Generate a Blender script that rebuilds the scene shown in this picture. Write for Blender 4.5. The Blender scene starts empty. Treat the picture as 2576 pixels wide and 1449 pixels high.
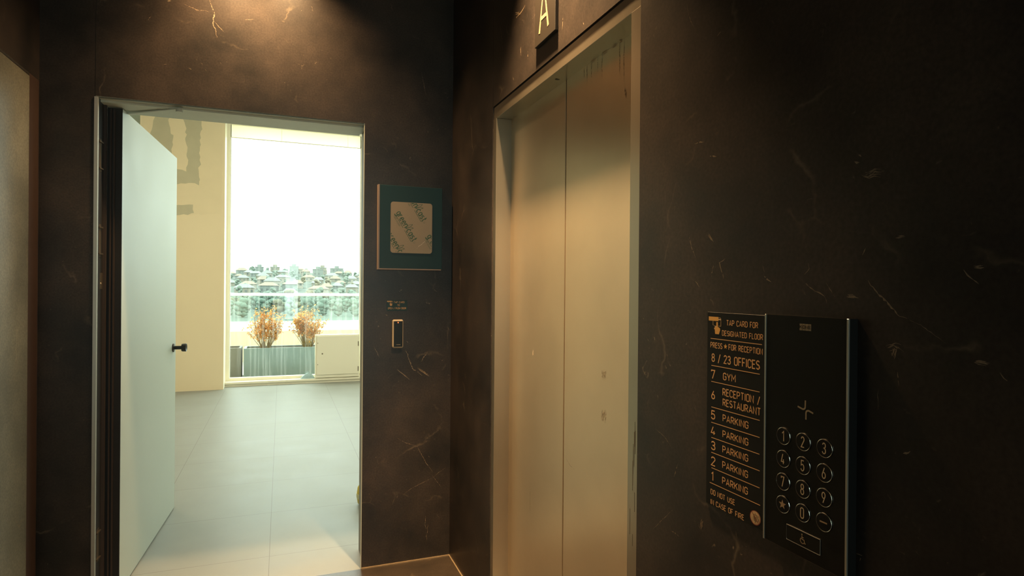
import bpy, bmesh, math, random
from mathutils import Vector, Matrix
random.seed(7)
S = bpy.context.scene
COL = S.collection
PI = math.pi

# ------------------------------------------------------------------ camera
cam_data = bpy.data.cameras.new('camera')
cam = bpy.data.objects.new('camera', cam_data)
COL.objects.link(cam)
FOCAL_PX, YAW, PITCH, ROLL = 1521.79, 0.364291, -0.001203, 0.008369
cam_data.sensor_fit = 'HORIZONTAL'
cam_data.sensor_width = 36.0
cam_data.lens = FOCAL_PX * 36.0 / 2576.0
cam_data.clip_start = 0.02
cam_data.clip_end = 2000
_f = Vector((math.sin(YAW) * math.cos(PITCH), math.cos(YAW) * math.cos(PITCH), math.sin(PITCH)))
_r = Vector((math.cos(YAW), -math.sin(YAW), 0))
_u = _r.cross(_f)
_r2 = math.cos(ROLL) * _r + math.sin(ROLL) * _u
_u2 = -math.sin(ROLL) * _r + math.cos(ROLL) * _u
_m = Matrix((_r2, _u2, -_f)).transposed().to_4x4()
_m.translation = Vector((-0.85747, -3.16655, 1.45))
cam.matrix_world = _m
S.camera = cam

# ------------------------------------------------------------------ view, world, daylight
S.view_settings.view_transform = 'Standard'
S.view_settings.look = 'None'
S.view_settings.exposure = 0.0
S.view_settings.gamma = 1.0
S.view_settings.use_curve_mapping = False
S.cycles.use_denoising = True
S.cycles.max_bounces = 10
S.cycles.transparent_max_bounces = 16
S.cycles.sample_clamp_indirect = 8.0

world = bpy.data.worlds.new('overcast_sky')
S.world = world
world.use_nodes = True
_nt = world.node_tree
_nt.nodes.clear()
_out = _nt.nodes.new('ShaderNodeOutputWorld')
_bg = _nt.nodes.new('ShaderNodeBackground')
SKY = (0.87, 1.0, 0.92)
_bg.inputs[0].default_value = (*SKY, 1)
_bg.inputs[1].default_value = 6.0
_nt.links.new(_bg.outputs[0], _out.inputs[0])

def portal(name, loc, rot, sx, sy):
    """sky-sampling portal lying in a window opening (it emits nothing)"""
    l = bpy.data.lights.new(name, 'AREA')
    l.shape = 'RECTANGLE'; l.size = sx; l.size_y = sy
    l.cycles.is_portal = True
    o = bpy.data.objects.new(name, l)
    o.location = loc; o.rotation_euler = rot
    COL.objects.link(o)
portal('sky_portal_front', (1.1, 6.7, 2.0), (PI/2, 0, PI), 6.4, 4.2)     # faces -Y
portal('sky_portal_side', (4.3, 3.0, 2.8), (PI/2, 0, PI/2), 2.7, 2.2)     # faces -X
portal('sky_portal_rear', (-0.40, -5.55, 1.6), (PI/2, 0, 0), 0.7, 2.6)      # faces +Y, in the added rear slot

CEIL = 3.1
LAMP = (1.0, 0.625, 0.30)
POWER_DOOR, POWER_LIFT = 98.0, 880.0

# ------------------------------------------------------------------ node helpers
def new_mat(name):
    m = bpy.data.materials.new(name)
    m.use_nodes = True
    nt = m.node_tree
    return m, nt, nt.nodes['Principled BSDF']

def simple(name, col, rough=0.5, metal=0.0, spec=0.5, noise=0.0, scale=20.0, bump=0.0, rvar=0.0, stretch=None, emit=None, estr=0.0):
    m, nt, b = new_mat(name)
    b.inputs['Base Color'].default_value = (*col, 1)
    b.inputs['Roughness'].default_value = rough
    b.inputs['Metallic'].default_value = metal
    b.inputs['Specular IOR Level'].default_value = spec
    if emit:
        b.inputs['Emission Color'].default_value = (*emit, 1)
        b.inputs['Emission Strength'].default_value = estr
    if noise or bump or rvar:
        tc = nt.nodes.new('ShaderNodeTexCoord')
        mp = nt.nodes.new('ShaderNodeMapping')
        if stretch: mp.inputs['Scale'].default_value = stretch
        nz = nt.nodes.new('ShaderNodeTexNoise')
        nz.inputs['Scale'].default_value = scale; nz.inputs['Detail'].default_value = 5
        nt.links.new(tc.outputs['Object'], mp.inputs[0]); nt.links.new(mp.outputs[0], nz.inputs['Vector'])
        if noise:
            mx = nt.nodes.new('ShaderNodeMix'); mx.data_type = 'RGBA'
            mx.inputs['A'].default_value = (*[c*(1-noise) for c in col], 1)
            mx.inputs['B'].default_value = (*[min(1, c*(1+noise)) for c in col], 1)
            nt.links.new(nz.outputs['Fac'], mx.inputs['Factor']); nt.links.new(mx.outputs['Result'], b.inputs['Base Color'])
        if rvar:
            mr = nt.nodes.new('ShaderNodeMapRange')
            mr.inputs['To Min'].default_value = rough - rvar; mr.inputs['To Max'].default_value = rough + rvar
            nt.links.new(nz.outputs['Fac'], mr.inputs[0]); nt.links.new(mr.outputs[0], b.inputs['Roughness'])
        if bump:
            bp = nt.nodes.new('ShaderNodeBump'); bp.inputs['Strength'].default_value = bump; bp.inputs['Distance'].default_value = 0.002
            nt.links.new(nz.outputs['Fac'], bp.inputs['Height']); nt.links.new(bp.outputs[0], b.inputs['Normal'])
    return m

def ramp(nt, src, stops):
    r = nt.nodes.new('ShaderNodeValToRGB')
    e = r.color_ramp.elements
    while len(e) < len(stops): e.new(0.5)
    for el, (p, c) in zip(e, stops):
        el.position = p
        el.color = (*c, 1) if len(c) == 3 else c
    nt.links.new(src, r.inputs[0])
    return r.outputs[0]

def stone(name, dark, brown, fleck, rough=0.36, off=(0, 0, 0), fleck_amount=1.0, spec=0.5):
    """dark marble-look porcelain slab: cloudy brown-black ground, pale flecks and hairline veins"""
    m, nt, b = new_mat(name)
    N = nt.nodes.new; L = nt.links.new
    tc = N('ShaderNodeTexCoord'); mp = N('ShaderNodeMapping'); mp.inputs['Location'].default_value = off
    L(tc.outputs['Object'], mp.inputs[0])
    cloud = N('ShaderNodeTexNoise'); cloud.inputs['Scale'].default_value = 2.6; cloud.inputs['Detail'].default_value = 9; cloud.inputs['Roughness'].default_value = 0.62
    L(mp.outputs[0], cloud.inputs['Vector'])
    g = ramp(nt, cloud.outputs['Fac'], [(0.34, dark), (0.56, [(a+c)/2 for a, c in zip(dark, brown)]), (0.74, brown)])
    grain = N('ShaderNodeTexNoise'); grain.inputs['Scale'].default_value = 130; grain.inputs['Detail'].default_value = 3
    L(mp.outputs[0], grain.inputs['Vector'])
    gr = ramp(nt, grain.outputs['Fac'], [(0.3, (0.75,)*3), (0.7, (1.25,)*3)])
    mul = N('ShaderNodeMix'); mul.data_type = 'RGBA'; mul.blend_type = 'MULTIPLY'; mul.inputs['Factor'].default_value = 1
    L(g, mul.inputs['A']); L(gr, mul.inputs['B'])
    # flecks: small stretched spots gathered in clouds
    fl = N('ShaderNodeTexNoise'); fl.inputs['Scale'].default_value = 42; fl.inputs['Detail'].default_value = 4; fl.inputs['Distortion'].default_value = 1.2
    L(mp.outputs[0], fl.inputs['Vector'])
    f1 = ramp(nt, fl.outputs['Fac'], [(0.69, (0, 0, 0)), (0.75, (1, 1, 1))])
    cl2 = N('ShaderNodeTexNoise'); cl2.inputs['Scale'].default_value = 3.4; cl2.inputs['Detail'].default_value = 4
    L(mp.outputs[0], cl2.inputs['Vector'])
    f2 = ramp(nt, cl2.outputs['Fac'], [(0.48, (0, 0, 0)), (0.68, (1, 1, 1))])
    fm = N('ShaderNodeMath'); fm.operation = 'MULTIPLY'; L(f1, fm.inputs[0]); L(f2, fm.inputs[1])
    # hairline veins: edges of warped cells, broken up by noise
    wv = N('ShaderNodeTexNoise'); wv.inputs['Scale'].default_value = 2.3; wv.inputs['Detail'].default_value = 6
    L(mp.outputs[0], wv.inputs['Vector'])
    wm = N('ShaderNodeMix'); wm.data_type = 'VECTOR'; wm.inputs['Factor'].default_value = 0.35
    L(mp.outputs[0], wm.inputs['A']); L(wv.outputs['Color'], wm.inputs['B'])
    vo = N('ShaderNodeTexVoronoi'); vo.feature = 'DISTANCE_TO_EDGE'; vo.inputs['Scale'].default_value = 2.2
    L(wm.outputs['Result'], vo.inputs['Vector'])
    v1 = ramp(nt, vo.outputs['Distance'], [(0.0, (1, 1, 1)), (0.009, (0, 0, 0))])
    vb = N('ShaderNodeTexNoise'); vb.inputs['Scale'].default_value = 7; vb.inputs['Detail'].default_value = 5
    L(mp.outputs[0], vb.inputs['Vector'])
    v2 = ramp(nt, vb.outputs['Fac'], [(0.52, (0, 0, 0)), (0.66, (1, 1, 1))])
    vm = N('ShaderNodeMath'); vm.operation = 'MULTIPLY'; L(v1, vm.inputs[0]); L(v2, vm.inputs[1])
    vs = N('ShaderNodeMath'); vs.operation = 'MULTIPLY'; vs.inputs[1].default_value = 0.4; L(vm.outputs[0], vs.inputs[0])
    mxm = N('ShaderNodeMath'); mxm.operation = 'MAXIMUM'; L(fm.outputs[0], mxm.inputs[0]); L(vs.outputs[0], mxm.inputs[1])
    amt = N('ShaderNodeMath'); amt.operation = 'MULTIPLY'; amt.inputs[1].default_value = 0.55*fleck_amount; L(mxm.outputs[0], amt.inputs[0])
    mx = N('ShaderNodeMix'); mx.data_type = 'RGBA'
    L(amt.outputs[0], mx.inputs['Factor']); L(mul.outputs['Result'], mx.inputs['A']); mx.inputs['B'].default_value = (*fleck, 1)
    L(mx.outputs['Result'], b.inputs['Base Color'])
    b.inputs['Specular IOR Level'].default_value = spec
    mr = N('ShaderNodeMapRange'); mr.inputs['To Min'].default_value = rough-0.05; mr.inputs['To Max'].default_value = rough+0.07
    L(cloud.outputs['Fac'], mr.inputs[0]); L(mr.outputs[0], b.inputs['Roughness'])
    return m

def glass(name, tint, gloss=0.06, dirt=0.0, streak=(1, 1, 1)):
    m = bpy.data.materials.new(name); m.use_nodes = True
    nt = m.node_tree; nt.nodes.clear(); N = nt.nodes.new; L = nt.links.new
    out = N('ShaderNodeOutputMaterial'); tr = N('ShaderNodeBsdfTransparent'); tr.inputs[0].default_value = (*tint, 1)
    gl = N('ShaderNodeBsdfGlossy'); gl.inputs['Roughness'].default_value = 0.02
    mx = N('ShaderNodeMixShader'); mx.inputs[0].default_value = gloss
    L(tr.outputs[0], mx.inputs[1]); L(gl.outputs[0], mx.inputs[2])
    last = mx.outputs[0]
    if dirt:
        tc = N('ShaderNodeTexCoord'); mp = N('ShaderNodeMapping'); mp.inputs['Scale'].default_value = streak
        nz = N('ShaderNodeTexNoise'); nz.inputs['Scale'].default_value = 1; nz.inputs['Detail'].default_value = 6
        L(tc.outputs['Object'], mp.inputs[0]); L(mp.outputs[0], nz.inputs['Vector'])
        f = ramp(nt, nz.outputs['Fac'], [(0.5, (0, 0, 0)), (0.8, (dirt,)*3)])
        df = N('ShaderNodeBsdfTranslucent'); df.inputs[0].default_value = (0.8, 0.8, 0.74, 1)
        m2 = N('ShaderNodeMixShader'); L(f, m2.inputs[0]); L(last, m2.inputs[1]); L(df.outputs[0], m2.inputs[2])
        last = m2.outputs[0]
    L(last, out.inputs[0])
    return m

def cloth_blind(name, col):
    m = bpy.data.materials.new(name); m.use_nodes = True
    nt = m.node_tree; nt.nodes.clear(); N = nt.nodes.new
    out = N('ShaderNodeOutputMaterial'); d = N('ShaderNodeBsdfDiffuse'); t = N('ShaderNodeBsdfTranslucent'); x = N('ShaderNodeMixShader')
    d.inputs[0].default_value = (*col, 1); t.inputs[0].default_value = (*col, 1); x.inputs[0].default_value = 0.85
    nt.links.new(d.outputs[0], x.inputs[1]); nt.links.new(t.outputs[0], x.inputs[2]); nt.links.new(x.outputs[0], out.inputs[0])
    return m

def tile_floor(name, col, grout, size, ox, oy, rough):
    m, nt, b = new_mat(name)
    N = nt.nodes.new; L = nt.links.new
    tc = N('ShaderNodeTexCoord'); sp = N('ShaderNodeSeparateXYZ'); L(tc.outputs['Object'], sp.inputs[0])
    masks = []
    for ax, o in ((0, ox), (1, oy)):
        a = N('ShaderNodeMath'); a.operation = 'SUBTRACT'; L(sp.outputs[ax], a.inputs[0]); a.inputs[1].default_value = o - 50*size
        d = N('ShaderNodeMath'); d.operation = 'DIVIDE'; L(a.outputs[0], d.inputs[0]); d.inputs[1].default_value = size
        f = N('ShaderNodeMath'); f.operation = 'FRACT'; L(d.outputs[0], f.inputs[0])
        l = N('ShaderNodeMath'); l.operation = 'LESS_THAN'; L(f.outputs[0], l.inputs[0]); l.inputs[1].default_value = 0.0042
        masks.append(l)
    mx = N('ShaderNodeMath'); mx.operation = 'MAXIMUM'; L(masks[0].outputs[0], mx.inputs[0]); L(masks[1].outputs[0], mx.inputs[1])
    nz = N('ShaderNodeTexNoise'); nz.inputs['Scale'].default_value = 3.2; nz.inputs['Detail'].default_value = 6
    L(tc.outputs['Object'], nz.inputs['Vector'])
    g = ramp(nt, nz.outputs['Fac'], [(0.35, [c*0.93 for c in col]), (0.65, [min(1, c*1.05) for c in col])])
    mm = N('ShaderNodeMix'); mm.data_type = 'RGBA'; L(mx.outputs[0], mm.inputs['Factor']); L(g, mm.inputs['A']); mm.inputs['B'].default_value = (*grout, 1)
    L(mm.outputs['Result'], b.inputs['Base Color'])
    mr = N('ShaderNodeMapRange'); mr.inputs['To Min'].default_value = rough-0.08; mr.inputs['To Max'].default_value = rough+0.1
    L(nz.outputs['Fac'], mr.inputs[0]); L(mr.outputs[0], b.inputs['Roughness'])
    return m

def brushed(name, col, rough, scale=(300, 300, 3), metal=1.0):
    m, nt, b = new_mat(name)
    N = nt.nodes.new; L = nt.links.new
    b.inputs['Metallic'].default_value = metal
    b.inputs['Roughness'].default_value = rough
    tc = N('ShaderNodeTexCoord'); mp = N('ShaderNodeMapping'); mp.inputs['Scale'].default_value = scale
    nz = N('ShaderNodeTexNoise'); nz.inputs['Scale'].default_value = 1; nz.inputs['Detail'].default_value = 4
    L(tc.outputs['Object'], mp.inputs[0]); L(mp.outputs[0], nz.inputs['Vector'])
    sm = N('ShaderNodeTexNoise'); sm.inputs['Scale'].default_value = 2.1; sm.inputs['Detail'].default_value = 6
    L(tc.outputs['Object'], sm.inputs['Vector'])
    g = ramp(nt, sm.outputs['Fac'], [(0.3, [c*0.9 for c in col]), (0.7, [min(1, c*1.08) for c in col])])
    L(g, b.inputs['Base Color'])
    mr = N('ShaderNodeMapRange'); mr.inputs['To Min'].default_value = rough-0.012; mr.inputs['To Max'].default_value = rough+0.012
    L(nz.outputs['Fac'], mr.inputs[0]); L(mr.outputs[0], b.inputs['Roughness'])
    return m

# ------------------------------------------------------------------ materials
M = {}
M['stone'] = stone('dark_porcelain_stone', (0.0155, 0.0140, 0.0128), (0.070, 0.051, 0.039), (0.34, 0.26, 0.17), fleck_amount=1.3)
M['stone_floor'] = stone('dark_stone_floor', (0.026, 0.021, 0.016), (0.074, 0.053, 0.036), (0.34, 0.25, 0.14), rough=0.3, off=(3, 5, 1), fleck_amount=1.3)
M['vein'] = simple('pale_vein', (0.27, 0.20, 0.125), 0.5, noise=0.6, scale=160)
M['joint'] = simple('slab_joint', (0.008, 0.007, 0.006), 0.7)
M['bead'] = simple('tan_sealant_bead', (0.30, 0.22, 0.13), 0.5, noise=0.25, scale=40)
M['strip'] = simple('brown_edge_strip', (0.04, 0.022, 0.016), 0.55, noise=0.3, scale=30)
M['white'] = simple('white_paint', (0.86, 0.83, 0.76), 0.55, noise=0.02, scale=8)
M['cream'] = simple('cream_powder_coat', (0.88, 0.81, 0.64), 0.45)
M['leaf_white'] = simple('pale_door_laminate', (0.41, 0.44, 0.385), 0.5, noise=0.03, scale=4, rvar=0.05)
M['jamb'] = simple('brown_door_frame', (0.019, 0.018, 0.0175), 0.45, noise=0.2, scale=30)
M['lining'] = simple('grey_head_lining', (0.64, 0.66, 0.56), 0.5, noise=0.05)
M['reveal'] = simple('grey_reveal', (0.20, 0.20, 0.165), 0.5)
M['seal'] = simple('rubber_seal', (0.05, 0.035, 0.028), 0.6)
M['hinge'] = simple('hinge_metal', (0.22, 0.17, 0.12), 0.35, metal=0.8)
M['black'] = simple('black_metal', (0.022, 0.021, 0.02), 0.35, spec=0.4)
M['alu'] = simple('brushed_aluminium', (0.62, 0.60, 0.54), 0.38, metal=0.85)
M['lift'] = brushed('bronze_stainless_doors', (0.72, 0.59, 0.41), 0.31, metal=0.72)
M['lift_frame'] = brushed('bronze_stainless_frame', (0.48, 0.42, 0.32), 0.29, metal=0.88)
M['scuff'] = simple('dark_scuff', (0.22, 0.17, 0.11), 0.6)
M['scratch'] = simple('bright_scratch', (0.62, 0.52, 0.38), 0.4)
M['drip'] = simple('dried_drip', (0.17, 0.13, 0.085), 0.6)
M['tiles'] = tile_floor('grey_porcelain_tiles', (0.275, 0.282, 0.255), (0.15, 0.14, 0.12), 0.667, -0.908, 0.312, 0.46)
M['ceil'] = simple('ceiling_paint', (0.30, 0.27, 0.23), 0.8)
M['panel'] = simple('black_glass_panel', (0.006, 0.0065, 0.006), 0.22, spec=0.35)
M['satin'] = simple('satin_chrome', (0.62, 0.62, 0.56), 0.30, metal=0.9)
M['key'] = simple('black_key_cap', (0.006, 0.006, 0.006), 0.5, spec=0.2)
M['chrome'] = simple('polished_chrome', (0.72, 0.70, 0.64), 0.16, metal=1.0)
M['mark'] = simple('engraved_pale_mark', (0.66, 0.52, 0.32), 0.5)
M['mark_dim'] = simple('engraved_dim_mark', (0.34, 0.27, 0.17), 0.5)
M['sign'] = simple('black_sign_board', (0.007, 0.007, 0.0065), 0.45, spec=0.3)
M['print'] = simple('copper_print', (0.88, 0.52, 0.24), 0.55)
M['print_solid'] = simple('ochre_print', (0.85, 0.48, 0.13), 0.55)
M['red'] = simple('red_print', (0.22, 0.03, 0.02), 0.55)
M['ivory'] = simple('ivory_print', (0.72, 0.52, 0.30), 0.55)
M['board'] = simple('teal_black_board', (0.022, 0.066, 0.072), 0.4, spec=0.35)
M['board_edge'] = simple('acrylic_edge', (0.46, 0.34, 0.27), 0.4)
M['film'] = simple('kraft_masking_film', (0.52, 0.41, 0.28), 0.45, noise=0.04, scale=10)
M['green'] = simple('green_print', (0.07, 0.17, 0.10), 0.5)
M['green_dim'] = simple('faded_green_print', (0.30, 0.30, 0.19), 0.5)
M['tear'] = simple('torn_film', (0.85, 0.74, 0.58), 0.5)
M['reader'] = simple('ivory_reader_shell', (0.60, 0.50, 0.36), 0.35)
M['reader_face'] = simple('black_reader_face', (0.008, 0.011, 0.011), 0.25, spec=0.4)
M['led'] = simple('orange_led', (0.9, 0.3, 0.1), 0.4, emit=(1.0, 0.16, 0.04), estr=2.5)
M['letter'] = simple('brass_letter', (0.42, 0.285, 0.16), 0.5)
M['asign'] = simple('dark_sign_plate', (0.022, 0.017, 0.012), 0.45)
HALL_FILL_W = 26.0
M['diffuser'] = simple('fill_panel_diffuser', (0.9, 0.9, 0.88), 0.5, emit=(1.0, 0.86, 0.62), estr=4.0)  # glowing face of the fill lights added in the hall ceiling
M['blind'] = cloth_blind('translucent_blind', (0.88, 0.82, 0.62))
M['lamp'] = simple('lamp_lens', (1, 1, 1), 0.5, emit=LAMP, estr=12.0)
M['glass'] = glass('window_glass', (0.95, 0.98, 0.96), 0.05, 0.10, (30, 1, 0.9))
M['rail_glass'] = glass('balustrade_glass', (0.90, 0.96, 0.95), 0.05, 0.12, (16, 1, 0.8))
M['planter'] = simple('blue_grey_planter', (0.21, 0.27, 0.27), 0.5, noise=0.05, scale=5)
M['planter_old'] = simple('weathered_grey_planter', (0.17, 0.165, 0.14), 0.7, noise=0.25, scale=2, stretch=(6, 1, .6))
M['soil'] = simple('dry_soil', (0.10, 0.07, 0.045), 0.9, noise=0.4, scale=40, bump=0.5)
M['twig'] = simple('dry_twig', (0.33, 0.25, 0.14), 0.8, noise=0.3)
M['leaf_orange'] = cloth_blind('dry_orange_leaf', (0.72, 0.40, 0.15))
M['terrace'] = simple('terrace_paving', (0.36, 0.33, 0.28), 0.7, noise=0.1, scale=3)
M['parapet'] = simple('cream_parapet', (0.58, 0.50, 0.38), 0.7, noise=0.06, scale=3)
M['rail'] = simple('white_rail', (0.8, 0.78, 0.7), 0.4)
M['ground'] = simple('hillside_ground', (0.07, 0.092, 0.079), 0.9, noise=0.25, scale=0.05)
M['plaza'] = simple('pale_concrete_yard', (0.30, 0.28, 0.23), 0.85, noise=0.15, scale=0.08)
M['tree'] = simple('hazed_tree_foliage', (0.12, 0.16, 0.132), 0.8, noise=0.25, scale=0.7)  # foliage tones paled and flattened, distance haze put into the colour
M['tree_brown'] = simple('hazed_autumn_foliage', (0.155, 0.145, 0.10), 0.8, noise=0.25, scale=0.7)
M['trunk'] = simple('tree_trunk', (0.10, 0.075, 0.05), 0.9)
M['house_a'] = simple('hazed_cream_render', (0.19, 0.18, 0.145), 0.8)  # house and roof tones drawn close together, haze painted into the colours
M['house_b'] = simple('hazed_grey_blue_render', (0.15, 0.175, 0.163), 0.8)
M['house_c'] = simple('hazed_white_render', (0.27, 0.26, 0.225), 0.8)
M['roof_r'] = simple('hazed_terracotta_roof', (0.185, 0.155, 0.12), 0.8)
M['roof_g'] = simple('hazed_grey_roof', (0.16, 0.185, 0.168), 0.8)
M['dark_win'] = simple('hazed_house_window', (0.085, 0.10, 0.095), 0.3)
M['yellow'] = simple('yellow_plastic', (0.75, 0.55, 0.03), 0.35)
M['plastic'] = simple('pale_blue_plastic', (0.35, 0.48, 0.50), 0.35, noise=0.2, scale=20)
M['patch_dark'] = simple('grey_filler_patch', (0.55, 0.48, 0.32), 0.8, noise=0.08, scale=9)
M['patch_mid'] = simple('beige_filler_patch', (0.83, 0.675, 0.44), 0.8, noise=0.05, scale=6)
M['beige'] = simple('beige_plaster', (0.86, 0.70, 0.46), 0.75, noise=0.03, scale=3)
M['teal_wall'] = simple('grey_green_column', (0.40, 0.46, 0.38), 0.7)

# ------------------------------------------------------------------ mesh helpers
class MB:
    """collects shapes and links them as ONE mesh object"""
    def __init__(self):
        self.v = []; self.f = []; self.mi = []; self.mats = []; self.smooth = []
    def mat(self, m):
        m = M[m] if isinstance(m, str) else m
        if m not in self.mats: self.mats.append(m)
        return self.mats.index(m)
    def face(self, pts, m, smooth=False):
        i = len(self.v); self.v += [tuple(p) for p in pts]
        self.f.append(tuple(range(i, i+len(pts)))); self.mi.append(self.mat(m)); self.smooth.append(smooth)
    def mesh(self, vs, fs, m, smooth=False):
        i = len(self.v); self.v += [tuple(p) for p in vs]; k = self.mat(m)
        for f in fs:
            self.f.append(tuple(j+i for j in f)); self.mi.append(k); self.smooth.append(smooth)
    def box(self, lo, hi, m, sides=None):
        """sides: {'+y': material} overrides"""
        x0, y0, z0 = lo; x1, y1, z1 = hi
        P = [(x0,y0,z0),(x1,y0,z0),(x1,y1,z0),(x0,y1,z0),(x0,y0,z1),(x1,y0,z1),(x1,y1,z1),(x0,y1,z1)]
        F = {'-z':(0,3,2,1),'+z':(4,5,6,7),'-y':(0,1,5,4),'+x':(1,2,6,5),'+y':(2,3,7,6),'-x':(3,0,4,7)}
        i = len(self.v); self.v += P
        for k, f in F.items():
            mm = (sides or {}).get(k, m)
            if mm is None: continue
            self.f.append(tuple(j+i for j in f)); self.mi.append(self.mat(mm)); self.smooth.append(False)
    def bbox(self, lo, hi, m, r=0.003, seg=2):
        """bevelled box"""
        bm = bmesh.new(); bmesh.ops.create_cube(bm, size=1)
        for v in bm.verts:
            v.co = Vector([(a+b)/2 + c*(b-a) for a, b, c in zip(lo, hi, v.co)])
        bmesh.ops.bevel(bm, geom=bm.edges[:], offset=r, segments=seg, affect='EDGES', profile=0.5)
        bm.verts.index_update()
        self.mesh([v.co[:] for v in bm.verts], [[v.index for v in f.verts] for f in bm.faces], m, False)
        bm.free()
    def lathe(self, prof, m, n=24, mtx=None, smooth=True):
        """profile of (radius, height) about local z"""
        mtx = mtx or Matrix.Identity(4)
        vs = []; fs = []
        for r, h in prof:
            for k in range(n):
                a = 2*PI*k/n; vs.append(mtx @ Vector((r*math.cos(a), r*math.sin(a), h)))
        for j in range(len(prof)-1):
            for k in range(n):
                a, b = j*n+k, j*n+(k+1) % n
                fs.append((a, b, b+n, a+n))
        self.mesh(vs, fs, m, smooth)
        if prof[0][0] > 1e-6: self.mesh([mtx @ Vector((prof[0][0]*math.cos(-2*PI*k/n), prof[0][0]*math.sin(-2*PI*k/n), prof[0][1])) for k in range(n)], [tuple(range(n))], m)
        if prof[-1][0] > 1e-6: self.mesh([mtx @ Vector((prof[-1][0]*math.cos(2*PI*k/n), prof[-1][0]*math.sin(2*PI*k/n), prof[-1][1])) for k in range(n)], [tuple(range(n))], m)
    def tube(self, pts, r0, r1, m, n=6, close=False):
        pts = [Vector(p) for p in pts]; N = len(pts); vs = []; fs = []
        prev = None
        for i, p in enumerate(pts):
            if close: t = pts[(i+1) % N] - pts[i-1]
            else: t = pts[min(i+1, N-1)] - pts[max(i-1, 0)]
            t.normalize()
            if prev is None:
                a = Vector((0, 0, 1)) if abs(t.z) < 0.9 else Vector((1, 0, 0))
                a = (a - t*a.dot(t)).normalized()
            else:
                a = (prev - t*prev.dot(t)).normalized()
            prev = a; b = t.cross(a)
            r = r0 + (r1-r0)*i/max(1, N-1)
            for k in range(n):
                an = 2*PI*k/n; vs.append(p + r*(math.cos(an)*a + math.sin(an)*b))
        for i in range(N if close else N-1):
            for k in range(n):
                j = (i+1) % N
                fs.append((i*n+k, i*n+(k+1) % n, j*n+(k+1) % n, j*n+k))
        if not close:
            fs.append(tuple(range(n-1, -1, -1))); fs.append(tuple((N-1)*n+k for k in range(n)))
        self.mesh(vs, fs, m, True)
    def build(self, name, parent=None, loc=None, **tags):
        me = bpy.data.meshes.new(name); me.from_pydata(self.v, [], self.f)
        for m in self.mats: me.materials.append(m)
        me.polygons.foreach_set('material_index', self.mi); me.polygons.foreach_set('use_smooth', self.smooth)
        if any(self.smooth):
            bm = bmesh.new(); bm.from_mesh(me); bmesh.ops.remove_doubles(bm, verts=bm.verts, dist=1e-6); bm.to_mesh(me); bm.free()
            try: me.set_sharp_from_angle(angle=math.radians(40))
            except Exception: pass
        me.update()
        o = bpy.data.objects.new(name, me); COL.objects.link(o)
        if parent: o.parent = parent
        if loc: o.location = loc
        for k, v in tags.items(): o[k] = v
        return o

def empty(name, loc=(0, 0, 0), rz=0.0, **tags):
    o = bpy.data.objects.new(name, None); COL.objects.link(o)
    o.location = loc; o.rotation_euler = (0, 0, rz); o.empty_display_size = 0.05
    for k, v in tags.items(): o[k] = v
    return o

# planar mappings: (s to the viewer's right, t up) -> point on the wall, CCW faces look at the viewer
def _layered(f): f.layered = True; return f
def on_right(x, y0, z0): return _layered(lambda s, t, d=0.0: (x - d, y0 - s, z0 + t))
def on_back(y, x0, z0): return _layered(lambda s, t, d=0.0: (x0 + s, y - d, z0 + t))
_lay = [0]
def next_layer(mp):
    """successive prints lie a hair over one another"""
    if not getattr(mp, 'layered', False): return mp
    _lay[0] = (_lay[0] + 1) % 6; d = 0.00002*_lay[0]
    return lambda s, t: mp(s, t, d)

def stroke(mb, pts, w, mp, m, close=False):
    """flat line of width w along 2-D points"""
    mp = next_layer(mp)
    P = [Vector(p) for p in pts]; n = len(P); Lf = []; Rt = []
    for i in range(n):
        a = P[i-1] if (i > 0 or close) else None
        c = P[(i+1) % n] if (i < n-1 or close) else None
        d1 = (P[i]-a).normalized() if a is not None else None
        d2 = (c-P[i]).normalized() if c is not None else None
        d1 = d1 if d1 is not None else d2; d2 = d2 if d2 is not None else d1
        n1 = Vector((-d1.y, d1.x)); n2 = Vector((-d2.y, d2.x)); b = n1+n2
        if b.length < 1e-4: b = n1
        b.normalize(); k = min(1.8, 1/max(0.3, b.dot(n1)))
        Lf.append(P[i] + b*w/2*k); Rt.append(P[i] - b*w/2*k)
    for i in range(n if close else n-1):
        j = (i+1) % n
        mb.face([mp(*Rt[i]), mp(*Rt[j]), mp(*Lf[j]), mp(*Lf[i])], m)

def poly(mb, pts, mp, m):
    mp = next_layer(mp)
    mb.face([mp(*p) for p in pts], m)

def arc(cx, cy, rx, ry, a0, a1, n=7):
    return [(cx + rx*math.cos(math.radians(a0+(a1-a0)*i/n)), cy + ry*math.sin(math.radians(a0+(a1-a0)*i/n))) for i in range(n+1)]

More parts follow.
